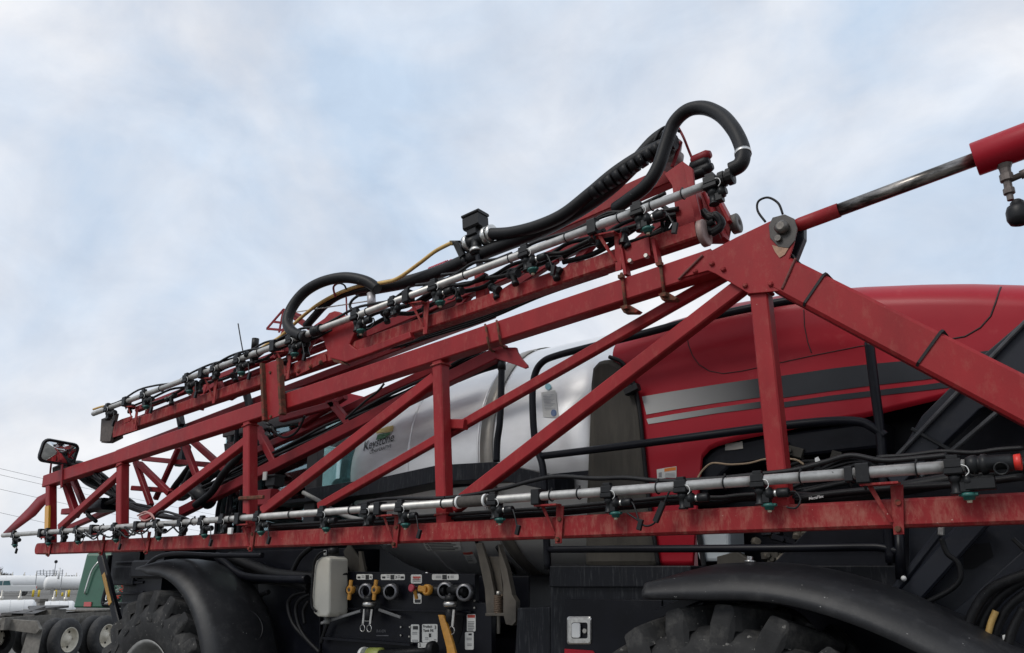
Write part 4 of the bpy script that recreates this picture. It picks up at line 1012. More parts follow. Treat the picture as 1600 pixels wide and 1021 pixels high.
# ---------------------------------------------------------------- engine bay
m = MB(); m.box((-.55, 5.2, 2.2), (3.2, .9, 1.9))
bay = m.build('engine_bay', BLK, SPR)
m = MB(); m.plate([(1092, 720), (1120, 696), (1200, 680), (1380, 655), (1380, 700), (1240, 715), (1140, 730), (1092, 780)], HY + .05, .3); m.build('intake_duct', BLK, bay, bevel=.02)
m = MB(); m.plate([(1085, 800), (1138, 800), (1140, 870), (1132, 878), (1092, 878), (1088, 860)], HY - .02, .25); m.build('reservoir', RESV, bay, bevel=.02)
MB().beam(P(1087, 800, HY - .04), P(1100, 884, HY - .04), .03, .03).build('reservoir_strap', PLA, bay)
m = MB(); m.plate([(1270, 820), (1385, 815), (1388, 886), (1200, 888)], HY - .1, .06); m.plate([(1386, 812), (1440, 810), (1440, 960), (1388, 930)], HY - .05, .06); m.build('side_panel', BLK, bay, bevel=.006)
m = MB(); m.plate([(1190, 884), (1400, 884), (1410, 940), (1190, 940)], HY - .15, .05); m.build('side_panel', BLKD, bay, bevel=.006)
m = MB(); random.seed(3)
for k in range(16):
    x, y = random.uniform(1160, 1260), random.uniform(805, 880)
    m.lathe(P(x, y, HY + .02), P(x + random.uniform(-20, 20), y + random.uniform(-12, 12), HY + .1), [(0, .02), (.05, .03), (.09, .015)], 8)
m.build('engine_fittings', mat('engine_dirty', (.11, .095, .075), .6, .4, var=.5, vscale=25), bay)
random.seed(12)
for k in range(14):
    x, y = random.uniform(1200, 1380), random.uniform(690, 745) if k % 2 else random.uniform(815, 880)
    m = MB(); c_ = P(x, y, HY + random.uniform(.0, .12)); m.box(c_, (random.uniform(.05, .14), .06, random.uniform(.03, .09)), rot=Matrix.Rotation(random.uniform(-.4, .4), 3, 'Y'), ch=.006)
    m.cyl(c_ + Vector((0, -.035, 0)), c_ + Vector((0, -.05, 0)), .012, 8); m.build('engine_bracket', [BLKD, SHROUD, BLK][k % 3], bay)
for k in range(8):
    y = 728 + 3 * k; x = 1250 + 9 * k
    MB().tube(pline([(x - 60, y + 20), (x, y + random.uniform(-8, 8)), (x + 60, y - 10 + random.uniform(-8, 8)), (x + 120, y + 6)], HY - .02 - .01 * k), random.choice([.008, .012, .016]), 7).build('engine_hose', RUB, bay)
m = MB(); m.plate([(1120, 870), (1150, 862), (1180, 880), (1180, 900), (1120, 900)], HY - .04, .06); m.build('bracket', SHROUD, bay, bevel=.004)
sticker('data_plate', ([(1133, 694), (1147, 692), (1160, 690)], [(1133, 704), (1147, 703), (1161, 701)]), lambda x, y: P(x, y, HY + .044), bay, mat('plate_dull', (.36, .34, .30), .6))
MB().tube(pline([(1090, 748), (1098, 735), (1113, 724), (1140, 726), (1170, 724), (1200, 717), (1240, 718), (1256, 726)], HY - .06), .006, 6).build('tan_wire', TAN, bay)
MB().plate([(1273, 716), (1278, 714), (1281, 719), (1280, 724), (1274, 724)], HY - .2, .01).build('white_tag', WPL, bay)
# diagonal stair stringers at the rear
BLK2 = mat('navy_panel', (.0105, .0125, .019), .42, spec=.3, var=.2, vscale=4, col2=(.03, .031, .034), c2=(.55, .9), s2=12, chip=(.14, .14, .14), cs=40, ct=.74)
def slab(pts, Y, t, mt=BLK2, name='stringer'): return MB().plate(pts, Y, t).build(name, mt, bay, bevel=.006)
slab([(1700, 420), (1700, 560), (1530, 640), (1450, 718), (1400, 765), (1385, 745), (1440, 650), (1530, 560), (1600, 500)], HY - .28, .10)
for a, b in [((1395, 720), (1620, 485)), ((1440, 745), (1640, 575))]:
    MB().beam(P(*a, HY - .30), P(*b, HY - .30), .03, .02).build('stringer_edge', mat('edge_lighter', (.035, .036, .04), .45, var=.4, vscale=20), bay)  # slightly lighter strips along the stringer edges
MB().beam(P(1424, 670, HY - .3), P(1500, 712, HY - .3), .012, .018).build('strap', PLA, bay)
slab([(1460, 980), (1520, 930), (1700, 770), (1700, 960), (1580, 1040)], HY - .30, .05)
MB().beam(P(1583, 842, HY - .31), P(1600, 858, HY - .31), .012, .02).build('strap', PLA, bay)
slab([(1420, 810), (1700, 800), (1700, 960), (1420, 980)], HY - .1, .04)
m = MB(); m.plate([(1505, 852), (1546, 848), (1552, 870), (1520, 890), (1506, 890)], HY - .105, .01); m.build('cutout_shade_plate', mat('cutout_shade', (.003, .003, .004), .8), bay)  # flat plate over the slab, shade of the opening painted as near-black
MB().beam(P(1410, 945, HY - .2), P(1530, 810, HY - .2), .06, .10, ch=.01).build('stay_tube', BLK2, bay)
MB().beam(P(1400, 920, HY - .22), P(1470, 830, HY - .22), .03, .035).build('stay_tube', BLK2, bay)
MB().lathe(P(1471, 815, HY - .4), P(1470, 843, HY - .4), [(0, .006), (.02, .010), (.022, .014), (.06, .015), (.065, .010)], 8, smooth=False).build('hose_fitting', SILV, bay)
MB().tube(pline([(1471, 842), (1480, 865), (1497, 880), (1500, 905), (1480, 925), (1440, 945)], HY - .36), .012, 8).build('hose', RUB, bay)
for k, pts in enumerate([[(1600, 905), (1560, 935), (1535, 975), (1525, 1030)], [(1605, 925), (1575, 950), (1555, 990), (1550, 1040)], [(1610, 895), (1550, 920), (1520, 960), (1505, 1010)], [(1600, 950), (1580, 990), (1570, 1040)]]):
    MB().tube(pline(pts, HY - .42 - .02 * k), .022 - .004 * (k % 2), 10).build('hose', RUB, bay)
MB().tube(pline([(1556, 955), (1548, 975), (1542, 1000)], HY - .47), .013, 8).build('tan_sleeve', YHOSE, bay)
MB().box(P(1574, 1002, HY - .45), (.03, .03, .05)).build('bolt', WPL, bay, bevel=.006)
MB().tube(pline([(1590, 745), (1610, 715), (1640, 690)], HY - .35), .05, 12).build('hose', RUB, bay)

# ---------------------------------------------------------------- cabinet behind the control panel
YC = 4.18
m = MB(); m.plate([(860, 914), (1100, 914), (1100, 1100), (860, 1100)], YC, .6); cabn = m.build('storage_cabinet', BLKD, SPR, bevel=.006)
m = MB(); m.plate([(858, 884), (1080, 884), (1080, 918), (858, 918)], YC - .03, .6); m.build('cabinet_top', BLKD, cabn, bevel=.008)
m = MB(); m.plate([(882, 936), (1034, 938), (1034, 1090), (882, 1090)], YC - .012, .02); m.build('cabinet_door', BLK, cabn, bevel=.004)
def rr_px(x0, y0, x1, y1, r): return [((x0 + x1) / 2 + a, (y0 + y1) / 2 + b) for a, b in rrect(x1 - x0, y1 - y0, r)]
m = MB()
o_, i_ = rr_px(886, 963.5, 924, 1007, 4), rr_px(893, 973, 918, 998, 3)
m.grid([[P(x, y, YC - .016) for x, y in o_ + [o_[0]]], [P(x, y, YC - .022) for x, y in rr_px(888, 965.5, 922, 1005, 4) + [rr_px(888, 965.5, 922, 1005, 4)[0]]], [P(x, y, YC - .022) for x, y in i_ + [i_[0]]], [P(x, y, YC - .013) for x, y in i_ + [i_[0]]]], 0, False)
lt = m.build('door_latch', SILV, cabn)
MB().plate(rr_px(893, 974, 906, 997, 3), YC - .03, .012).build('latch_paddle', WPL, cabn, bevel=.003)
cc = P(915, 986, YC - .012); MB().cyl(cc - Vector((0, .015, 0)), cc, .014, 10).build('latch_lock', STEEL, cabn)
MB().plate([(882, 1014), (926, 1017), (960, 1060), (882, 1060)], YC - .018, .004).build('red_stripe', HOODR, cabn)
m = MB(); m.plate([(808, 950), (860, 948), (860, 1100), (800, 1100)], YC + .05, .3); m.build('cabinet_side', BLKD, cabn, bevel=.01)
# stainless saddle with spring
YS = 4.32
m = MB()
m.plate([(743, 850), (752, 848), (765, 890), (772, 925), (774, 958), (760, 960), (757, 920)], YS, .03)
m.plate([(778, 850), (792, 890), (800, 930), (806, 940), (806, 972), (800, 978), (790, 976), (786, 960), (786, 915), (780, 880)], YS - .05, .05)
m.plate([(760, 870), (780, 870), (786, 930), (770, 930)], YS + .05, .02); m.plate([(758, 958), (788, 958), (788, 963), (758, 963)], YS - .03, .15)
sad = m.build('tank_saddle', mat('saddle_steel', (.085, .074, .060), .55, .25, var=.3, vscale=8), SPR, bevel=.004)
pts = []
for k in range(90):
    t = k / 89; c = P(779, lerp(930, 960, t), YS - .0); a = k * .75
    pts.append(c + Vector((math.cos(a) * .028, math.sin(a) * .028, 0)))
MB().tube(pts, .007, 5, sub=1).build('spring', mat('spring_brown', (.12, .085, .06), .6, .4), sad)
MB().lathe(P(779, 924, YS), P(779, 985, YS), [(0, .016), (.03, .016), (.03, .012), (.28, .012)], 8).build('spring_bolt', STEEL, sad)
m = MB(); m.tube([tank_s(x, y, .02) for x, y in [(745, 840), (752, 856), (765, 880), (785, 905), (805, 922), (835, 932)]], .014, 8); m.tube([tank_s(x, y, .015) for x, y in [(778, 852), (800, 885), (830, 915), (862, 940)]], .018, 8)
m.build('saddle_cable', RUB, sad)

# ---------------------------------------------------------------- control panel with fill valves
YV = 4.36
m = MB(); m.plate([(540, 893), (742, 897), (742, 940), (768, 945), (768, 1100), (500, 1100), (505, 960), (538, 955)], YV, .05)
pan = m.build('control_panel', BLK, SPR, bevel=.005)
m = MB(); m.plate([(540, 950), (735, 955), (735, 958), (540, 953)], YV - .03, .03); m.plate([(500, 995), (640, 1006), (640, 1010), (500, 999)], YV - .06, .06); m.build('panel_ledge', BLK, pan)
pv = lambda x, y: P(x, y, YV - .003)
pv2 = lambda x, y: P(x, y, YV - .005)
def plabel(x0, y0, x1, y1, r=2.0, tilt=0.0):
    pts = [P(x, y + (x - x0) * tilt, YV - .003) for x, y in rr_px(x0, y0, x1, y1, r)]
    m = MB(); m.prism(pts, (0, .002, 0)); return m.build('label_plate', WHT, pan)
def ink(rects, mt=INK, text=()):
    m = MB()
    for x0, y0, x1, y1 in rects: m.add([pv2(x0, y0), pv2(x1, y0), pv2(x1, y1), pv2(x0, y1)], [(0, 1, 2, 3)])
    for s, xa, ya, xb_, yb_, h in text: letters(s, xa, ya, xb_, yb_, h, pv2, m, bold=.02)
    m.build('print', mt, pan)['kind'] = 'stuff'
plabel(557, 897.5, 582, 906); plabel(595, 897.5, 632.5, 906.5); plabel(675, 897.5, 716.5, 906.5); plabel(642, 898, 659, 912); plabel(642, 976, 655, 1004); plabel(659.5, 975.5, 683.5, 1004); plabel(653, 1004.5, 676, 1013)
plabel(729.5, 960, 743, 987); plabel(726.5, 988, 740, 1015.5); plabel(646, 928, 658.5, 943.5); plabel(652, 1020, 680, 1028); plabel(568, 963, 577.5, 971)
ink([(558.5, 901, 563, 904), (571, 898.5, 576.5, 905.5), (597, 901, 602, 904), (610, 898.5, 616, 905.5), (626, 901, 631, 904), (691, 898.5, 698, 905.5), (645, 978.5, 653, 984), (648, 937, 657, 942), (670, 990, 673.5, 996), (732, 990, 737, 993)],
    text=[('4', 578, 904, 580.5, 904, 4), ('3', 617.5, 904, 620, 904, 4), ('1', 700, 904, 701.5, 904, 4), ('Product', 661, 981, 675, 981, 4.0), ('Tank Fill', 661, 987.5, 677, 987.5, 4.0), ('3', 679, 983, 681.5, 983, 5), ('2', 655, 1010.5, 657.5, 1010.5, 5)])
m = MB()
for x0, x1, ya in [(565, 569.5, 899.5), (604, 608.5, 899.5), (621, 625, 899.5), (681, 689, 900), (704, 709, 900), (644.5, 657, 905.5), (664, 669, 996), (678, 682, 999), (644, 652, 988), (644, 653, 1000), (731, 741, 971), (731, 740, 975), (731, 741, 979), (731, 739, 983), (729, 737, 997), (730, 737, 1006)]:
    for k in range(2): m.add([pv2(x0, ya + k * 2.4), pv2(x1, ya + k * 2.4), pv2(x1, ya + k * 2.4 + 1.1), pv2(x0, ya + k * 2.4 + 1.1)], [(0, 1, 2, 3)])
m.build('print', mat('print_dim', (.22, .22, .22), .6), pan)
ink([(730.5, 961, 742, 965.5)], LRED); ink([(645, 901, 657, 903.5)], LRED, [('STOP', 646, 907, 655, 907, 3)])
m = MB(); letters('RAVEN', 588, 988.5, 603, 988.5, 4.5, pv2, m, shear=.3); m.add([pv2(588, 993), pv2(607, 993), pv2(607, 994), pv2(588, 994)], [(0, 1, 2, 3)]); m.build('print', mat('print_faint', (.14, .14, .15), .5), pan)
# valves: body, grey ring, yellow handle
for xa, xb_ in [(545, 565), (592, 610), (660, 698), (703, 728)]: MB().cyl(P(xa, 922, YV - .05), P(xb_, 923, YV - .05), .038, 14).build('valve_body', PLA, pan)
def ring_at(x, y, r, mt=mat('ring_grey', (.20, .20, .21), .35, .7)):
    c = P(x, y, YV - .06); MB().lathe(c, c + Vector((.35, -1, 0)), [(-.02, r * .72), (-.02, r), (.02, r * 1.02), (.035, r * .9), (.035, r * .7)], 22, cap=False).build('coupling_ring', mt, pan)
for x, y in [(573, 924), (612, 925), (697, 923), (727, 926)]: ring_at(x, y, .062)
def handle(x, y, ang, L=.075):
    c = P(x, y, YV - .12); m = MB(); u = Vector((math.sin(ang), 0, math.cos(ang)))
    m.lathe(c + Vector((0, .09, 0)), c + Vector((0, -1, 0)), [(0, .026), (.06, .026), (.07, .034), (.10, .034), (.105, .02), (.085, .016)], 16)
    for s in (1, -1): m.beam(c + u * s * .012, c + u * s * L, .022, .034, ch=.009)
    m.build('valve_handle', YEL, pan)
    MB().cyl(c + Vector((0, -.012, 0)), c + Vector((0, .02, 0)), .014, 10).build('handle_bolt', INK, pan)
handle(547, 922, .1); handle(586, 922, .12)
c = P(667, 922, YV - .12); m = MB(); m.lathe(c + Vector((0, .09, 0)), c + Vector((0, -1, 0)), [(0, .03), (.06, .03), (.07, .04), (.10, .04), (.105, .022), (.085, .018)], 16); m.beam(c, P(655, 920, YV - .12), .03, .045, ch=.01); m.build('valve_handle', YEL, pan)
c = P(645, 919, YV - .12); MB().lathe(c + Vector((0, .05, 0)), c + Vector((0, -1, 0)), [(0, .008), (.05, .010), (.05, .026), (.068, .030), (.075, .022)], 14).build('stop_knob', KNOB, pan)
MB().beam(P(648, 922, YV - .1), P(651, 936, YV - .08), .02, .03).build('knob_lever', YEL, pan)
# camlock caps hanging below with rings
for x, y in [(577, 948), (704, 948)]:
    c = P(x, y, YV - .09); m = MB(); m.lathe(c + Vector((0, 0, .08)), c + Vector((0, 0, -1)), [(0, .042), (.05, .045)], 18); m.lathe(c + Vector((0, 0, -.01)), c + Vector((0, 0, -1)), [(0, .036), (.09, .034), (.095, .028)], 16)
    cap = m.build('camlock_cap', PLA, pan)
    MB().lathe(c + Vector((0, 0, .035)), c + Vector((0, 0, -1)), [(0, .047), (.01, .054), (.026, .054), (.036, .046)], 20).build('coupling_ring', SILV, pan)
    for s in ((-1, 1) if x < 600 else (1,)):
        MB().beam(c + Vector((s * .042, -.01, -.02)), c + Vector((s * .040, -.02, -.13)), .012, .02, ch=.003).build('cam_arm', STEEL, pan)
        rc = c + Vector((s * .038, -.025, -.16)); MB().tube([rc + Vector((math.cos(a) * .026, 0, math.sin(a) * .026)) for a in [k * math.pi / 7 for k in range(14)]], .0035, 5, sub=1, closed=True).build('pull_ring', SILV, pan)
m = MB(); m.grid([[P(x, y, Y) for x, y in [(684, 960), (693, 990), (700, 1015), (706, 1060)]] for Y in (YV - .12, YV - .13)] and [[P(684, 961, YV - .12), P(690, 985, YV - .13), P(697, 1012, YV - .14), P(703, 1060, YV - .15)], [P(692, 961, YV - .12), P(701, 985, YV - .13), P(709, 1012, YV - .14), P(719, 1060, YV - .15)]])
m.build('long_lever', YEL, pan, solid=.025, bevel=.004)
m = MB(); m.plate([(688, 960), (724, 962), (722, 985), (716, 1005), (706, 1010), (694, 1000)], YV - .004, .003); m.build('lever_shade_plate', mat('recess_shade', (.003, .003, .004), .9), pan)  # no recess is cut, its shade is painted on as a dark sheet
MB().beam(P(502, 974, YV - .1), P(563, 955, YV - .1), .014, .022).build('stay_strap', mat('strap_grey', (.22, .22, .22), .5), pan)
MB().beam(P(592, 953, YV - .06), P(626, 965, YV - .06), .012, .022).build('stay_strap', mat('strap_grey2', (.16, .16, .16), .5), pan)
for x, y in [(742, 939), (742, 950), (627, 980), (641, 980), (627, 993), (640, 995)]:
    cc = P(x, y, YV - .004); MB().cyl(cc - Vector((0, .008, 0)), cc, .007, 8).build('bolt', STEEL, pan)
MB().lathe(P(576, 1024, YV - .1), P(600, 1024, YV - .1), [(0, .03), (.01, .055), (.14, .055), (.15, .04)], 18).build('filter_bowl', LIME, pan)
MB().lathe(P(567, 1024, YV - .1), P(576, 1024, YV - .1), [(0, .06), (.03, .06)], 18).build('filter_band', WPL, pan)
MB().cyl(P(594, 1022, YV - .12), P(672, 1018, YV - .12), .028, 12).build('panel_hose', RUB, pan)
MB().lathe(P(672, 1014, YV - .14), P(680, 1014, YV - .14), [(0, .05), (.03, .055), (.05, .04)], 14).build('panel_hose_end', PLA, pan)
# rinse jug and its cap
jug_px = [(491, 884), (494, 876), (500, 871), (510, 869), (515, 873), (514, 958), (510, 965), (496, 964), (489, 958), (487, 930)]
m = MB(); m.prism([P(x, y, YV - .22) for x, y in jug_px], (0, .2, 0)); jug = m.build('rinse_jug', JUG, SPR, bevel=.018)
m = MB(); m.lathe(P(521, 867, YV - .12), P(521, 857, YV - .12), [(0, .045), (.05, .045), (.055, .035)], 16); m.build('jug_cap', PLA, jug)
MB().cyl(P(508, 868, YV - .2), P(508, 860, YV - .2), .012, 8).build('jug_spout', WPL, jug)
MB().tube(pline([(508, 862), (499, 866), (491, 880), (488, 910), (487, 945), (494, 956)], YV - .24), .010, 8).build('jug_tube', RUB, jug)
MB().lathe(P(511, 963, YV - .13), P(511, 975, YV - .13), [(0, .02), (.03, .02), (.03, .03), (.06, .02)], 8).build('jug_valve', mat('valve_grey', (.2, .2, .19), .6), jug)
# dark hoses under the deck
for pts, r in [([(488, 855), (470, 870), (458, 892), (455, 902)], .022), ([(360, 870), (395, 885), (430, 897), (480, 902), (540, 905)], .05), ([(380, 905), (430, 905), (485, 915)], .05), ([(480, 925), (460, 930), (450, 945), (458, 975), (480, 1000), (500, 1020)], .018),
               ([(485, 928), (468, 938), (462, 955), (470, 985), (490, 1012)], .016), ([(482, 940), (474, 955), (476, 975)], .014), ([(420, 925), (400, 940), (410, 990)], .02), ([(512, 975), (506, 990), (502, 1005)], .015)]:
    MB().tube(pline(pts, YV - .05), r, 10).build('belly_hose', RUB, chassis)
m = MB(); m.plate([(360, 862), (540, 856), (540, 893), (500, 960), (500, 1060), (420, 1060), (400, 900), (362, 880)], YV + .1, .4); m.build('belly_panel', BLK, chassis, bevel=.01)
m = MB(); m.plate([(536, 862), (545, 850), (572, 888), (566, 896), (548, 896)], YV + .06, .02); m.plate([(560, 862), (564, 862), (570, 894), (562, 894)], YV + .02, .03); m.build('saddle_plate', SHROUD, chassis, bevel=.003)
MB().tube(pline([(228, 886), (245, 872), (270, 866), (330, 868), (380, 868), (410, 868)], 3.95), .022, 10).build('fender_rail', BLK, chassis)
MB().tube(pline([(338, 868), (352, 880), (380, 900), (430, 905), (480, 905)], 4.2), .035, 10).build('fender_rail', BLK, chassis)

# ---------------------------------------------------------------- wheels and fenders
def wheel(x, yo, W, Ro, Ri, zc):
    """outer side at y=yo (towards the camera), width W"""
    c = Vector((x, yo, zc)); ax = Vector((0, 1, 0))
    prof = [(W * .06, Ri), (W * .02, Ri + .03), (0, Ri + .10), (-.01, lerp(Ri, Ro, .55)), (.02, Ro - .15), (.06, Ro - .105), (W / 2, Ro - .085), (W - .06, Ro - .105), (W - .02, Ro - .15), (W + .01, lerp(Ri, Ro, .55)), (W, Ri + .10), (W * .94, Ri)]
    m = MB(); m.lathe(c, c + ax, prof, 72, cap=False)
    w = m.build('wheel', TYRE, SPR)
    m = MB(); m.lathe(c, c + ax, [(.015, Ri + .012), (.0, Ri + .022), (.02, Ri - .01), (.05, Ri - .03), (.12, Ri - .05), (.20, Ri - .06), (.22, .16), (.14, .13), (.13, .01)], 48, cap=False); m.build('rim', GREYP, w)
    lm = MB()                                   # one lug: a bar from shoulder to centre, swept back
    n = 8; rows_ = []
    lw = .055
    def pt(s, off, h):                          # s 0 at shoulder .. 1 at centre; angle sweep
        y = lerp(-.012, W * .56, s); ang = lerp(0, .30, s ** .8) + off
        base = Ro - .05
        r = base + h
        if h < 0: r = Ro - .12
        if s < .10: r = lerp(Ro - .24, base + h, (s / .10) ** .5) if h > 0 else lerp(Ro - .27, Ro - .12, s / .10)
        return Vector((math.sin(ang) * r, y, math.cos(ang) * r))
    for s in [0, .05, .10, .2, .4, .6, .8, 1.0]:
        wd = lerp(.058, .030, s); rows_.append([pt(s, -wd - .016, -.012), pt(s, -wd - .006, .02), pt(s, -wd + .004, .042), pt(s, -wd + .018, .05), pt(s, wd - .018, .05), pt(s, wd - .004, .042), pt(s, wd + .006, .02), pt(s, wd + .016, -.012)])
    lm.grid(rows_, 0, False); lm.add(rows_[-1], [tuple(range(8))]); lm.add(rows_[0], [tuple(range(7, -1, -1))])
    me = lm.mesh('lug', [TYRE])
    me2 = me.copy(); 
    for v in me2.vertices: v.co.y = W - v.co.y
    K = 20
    for k in range(K):
        a = 2 * math.pi * k / K
        for mesh_, o_ in ((me, 0), (me2, math.pi / K)):
            inst(mesh_, 'lug', Matrix.Translation(c) @ Matrix.Rotation(a + o_, 4, 'Y'), w)
    return w
XF, XRW = -6.95, -1.62
w1 = wheel(XF, 3.72, .46, .905, .46, .90); w1['label'] = 'front tractor tyre with deep lugs'
w2 = wheel(XRW, 3.74, .50, .89, .46, .89); w2['label'] = 'rear tractor tyre with scuffed lugs'
# front fender: arc round the wheel
def fender(name, cx, cz, R0, a0, a1, y0, y1, zs=1.0, n=36, par=SPR):
    rows_ = []
    for k in range(n + 1):
        t = k / n; a = R_(lerp(a0, a1, t)); taper = min(1, (t + .02) * 9)
        ca, sa = math.sin(a), math.cos(a)
        sec = [(y0 + .02, -.10), (y0 - .03, -.095), (y0 - .02, -.06), (y0 + .03, -.012), (y0 + .06, .006), (lerp(y0, y1, .3), .03), (lerp(y0, y1, .6), .03), (y1 - .05, .012), (y1, -.02), (y1, -.07)]
        rows_.append([Vector((cx + ca * (R0 + h * taper), y, cz + sa * (R0 + h * taper) * zs)) for y, h in sec])
    m = MB(); m.grid(rows_); return m.build(name, FEND, par, solid=.012)
f1 = fender('front_fender', XF + .02, .90, 1.14, -14, 112, 3.70, 4.32)
# rear fender swept along its outer edge seen in the photograph
edge = [(1006, 914), (1030, 909), (1070, 904), (1120, 900), (1180, 900), (1240, 907), (1300, 922), (1360, 942), (1420, 967), (1480, 995), (1540, 1026), (1600, 1060), (1680, 1120)]
E3 = [P(x, y, 3.72) for x, y in edge]
q = []
for i in range(len(E3) - 1):
    for k in range(4): q.append(E3[i].lerp(E3[i + 1], k / 4))
q.append(E3[-1]); E3 = q
for _ in range(6): E3 = [E3[0]] + [(E3[i-1] + 2 * E3[i] + E3[i+1]) / 4 for i in range(1, len(E3) - 1)] + [E3[-1]]
rows_ = []
for i, p in enumerate(E3):
    d = (E3[min(i+1, len(E3)-1)] - E3[max(i-1, 0)]).normalized(); nn = Vector((-d.z, 0, d.x))
    tp_ = min(1, .12 + i / 12)
    sec = [(.02, -.105), (-.035, -.10), (-.03, -.07), (.015, -.006), (.04, .006), (.09, .028), (.2, .055), (.36, .06), (.5, .045), (.58, .02), (.60, -.03)]
    rows_.append([p + Vector((0, y, 0)) + nn * (h * (tp_ if h > 0 else (.55 + .45 * tp_))) for y, h in sec])
m = MB(); m.grid(rows_); f2 = m.build('rear_fender', FEND, SPR, solid=.012)
MB().lathe(P(1172, 879, 3.95), P(1172, 872, 3.95), [(0, .03), (.01, .03), (.012, .016), (.03, .016)], 8).build('fender_bolt', SILV, f2)
MB().beam(P(1030, 960, 4.0), P(1110, 925, 4.0), .05, .06).build('fender_stay', BLK, f2)
# raised oval crest on the front fender
m = MB(); pts = []
for k in range(28):
    a = 2 * math.pi * k / 28; yy = 4.05 + .13 * math.cos(a); ang = R_(58) + .13 * math.sin(a); R0 = 1.175
    pts.append(Vector((XF + .02 + math.sin(ang) * R0, yy, .90 + math.cos(ang) * R0)))
m.tube(pts, .006, 6, sub=1, closed=True); m.build('embossed_oval', FEND, f1)

# =================================================================== BACKGROUND
TGRN = mat('truck_green', (.016, .085, .048), .35, var=.15, vscale=3, coat=.3, col2=(.03, .07, .05), c2=(.55, .9), s2=6)
TFRAME = mat('truck_frame', (.13, .12, .105), .8, var=.35, vscale=6, col2=(.22, .21, .19), c2=(.5, .75), s2=9, bump=.3)
FLAP = mat('mud_flap', (.15, .14, .125), .9, var=.3, vscale=10, bump=.4)
TRED = mat('faded_red_body', (.42, .035, .05), .4, var=.1, vscale=2)
WRIM = mat('cream_rim', (.55, .51, .42), .45, var=.15, vscale=12, col2=(.30, .24, .17), c2=(.55, .8), s2=9)
WTANK = mat('tank_white', (.74, .74, .73), .45, var=.06, vscale=.5, col2=(.50, .48, .44), c2=(.6, .9), s2=.6)
RTYRE = mat('road_tyre', (.025, .025, .026), .8, var=.3, vscale=12, col2=(.07, .068, .062), c2=(.5, .8), s2=10)
TWIN = mat('vehicle_window', (.06, .14, .15), .06, 0.0, spec=.8)
# ---- green road tractor seen from behind, facing away to the right
cw = PZ(109, 1000, .5)                             # rear outer wheel centre (height comes out near half a metre)
vd = Vector((cw.x, cw.y, 0)).normalized(); pr_ = Vector((vd.y, -vd.x, 0))
fwd = (pr_ * .63 + vd * .776).normalized(); side = Vector((fwd.y, -fwd.x, 0))   # side = truck's right, towards camera
T0 = Vector((cw.x, cw.y, 0)) - side * 1.22
Zv = Vector((0, 0, 1))
def T(f, s, z): return T0 + fwd * f + side * s + Zv * z
RT = Matrix((fwd, -side, Zv)).transposed()
truck = empty('semi_truck', T(2, 0, 0), 'dark green road tractor with fifth wheel and cream wheels behind the sprayer', 'truck')
def tbox(name, c, s, mt, par=truck, ch=.0, bevel=.0): return MB().box(T(*c), s, rot=RT, ch=ch).build(name, mt, par, bevel=bevel)
for s in (-.42, .42): tbox('frame_rail', (2.9, s, .92), (8.2, .09, .27), TFRAME)
tbox('rear_crossmember', (-1.05, 0, .90), (.14, .85, .26), TFRAME, bevel=.02)
m = MB(); m.prism([T(-1.0, .1, 1.02), T(-1.05, 1.15, .98), T(-1.05, 1.28, .80), T(-1.05, 1.18, .70), T(-1.0, .1, .80)], fwd * .08); m.build('rear_bracket', TFRAME, truck, bevel=.01)
MB().prism([T(-.92, .86, .80), T(-.92, 1.22, .78), T(-.98, 1.24, .18), T(-.98, .80, .18)], fwd * .02).build('mud_flap', FLAP, truck)
MB().prism([T(-.92, -.86, .80), T(-.92, -1.22, .78), T(-.98, -1.24, .18), T(-.98, -.80, .18)], fwd * .02).build('mud_flap', FLAP, truck)
m = MB(); cc = T(-1.13, .25, .88); m.cyl(cc, cc - fwd * .02, .05, 14); m.build('tail_lamp', mat('lamp_dull', (.45, .42, .38), .4), truck)
# fifth wheel plate with ramps
m = MB(); o_ = []
for k in range(21):
    a = R_(-100 + 200 * k / 20); o_.append(T(.55 + .48 * math.cos(a), .48 * math.sin(a), 1.20))
o_ += [T(-.35, -.46, 1.06), T(-.35, -.16, 1.06), T(.45, -.05, 1.20), T(.45, .05, 1.20), T(-.35, .16, 1.06), T(-.35, .46, 1.06)]
m.prism(o_, Zv * .05); m.build('fifth_wheel', mat('greasy_plate', (.09, .085, .08), .55, .5, var=.3, vscale=8), truck, bevel=.008)
tbox('fifth_wheel_base', (.5, 0, 1.11), (.5, .8, .12), TFRAME)
def road_wheel(f, s, outer):
    c = T(f, s, .5); ax = side * (1 if outer > 0 else -1)
    m = MB(); m.lathe(c, c + ax, [(-.24, .28), (-.25, .40), (-.20, .485), (-.13, .50), (-.05, .485), (0, .42), (0.005, .34), (-.01, .285)], 40, cap=False)
    w = m.build('wheel', RTYRE, truck)
    m = MB(); m.lathe(c, c + ax, [(.0, .288), (.008, .28), (-.01, .262), (-.05, .25), (-.12, .23), (-.125, .16), (-.06, .14), (-.07, .10), (-.02, .09), (-.01, .005)], 32, cap=False); rm = m.build('rim', WRIM, w)
    m = MB()
    for k in range(6):
        a_ = k * math.pi / 3; q_ = c - ax * .118 + (Zv * math.sin(a_) + fwd * math.cos(a_)) * .195
        m.cyl(q_ - ax * .02, q_ + ax * .004, .030, 10)
    m.build('rim_hole_shade', mat('hole_shade', (.02, .018, .015), .9), w)['kind'] = 'stuff'  # solid dark discs, the shade inside the hand holes is in their colour
    return w
for f in (0, 1.32):
    for s in (1.22, .90, -1.22, -.90): road_wheel(f, s, s)
road_wheel(6.6, 1.15, 1); road_wheel(6.6, -1.15, -1)
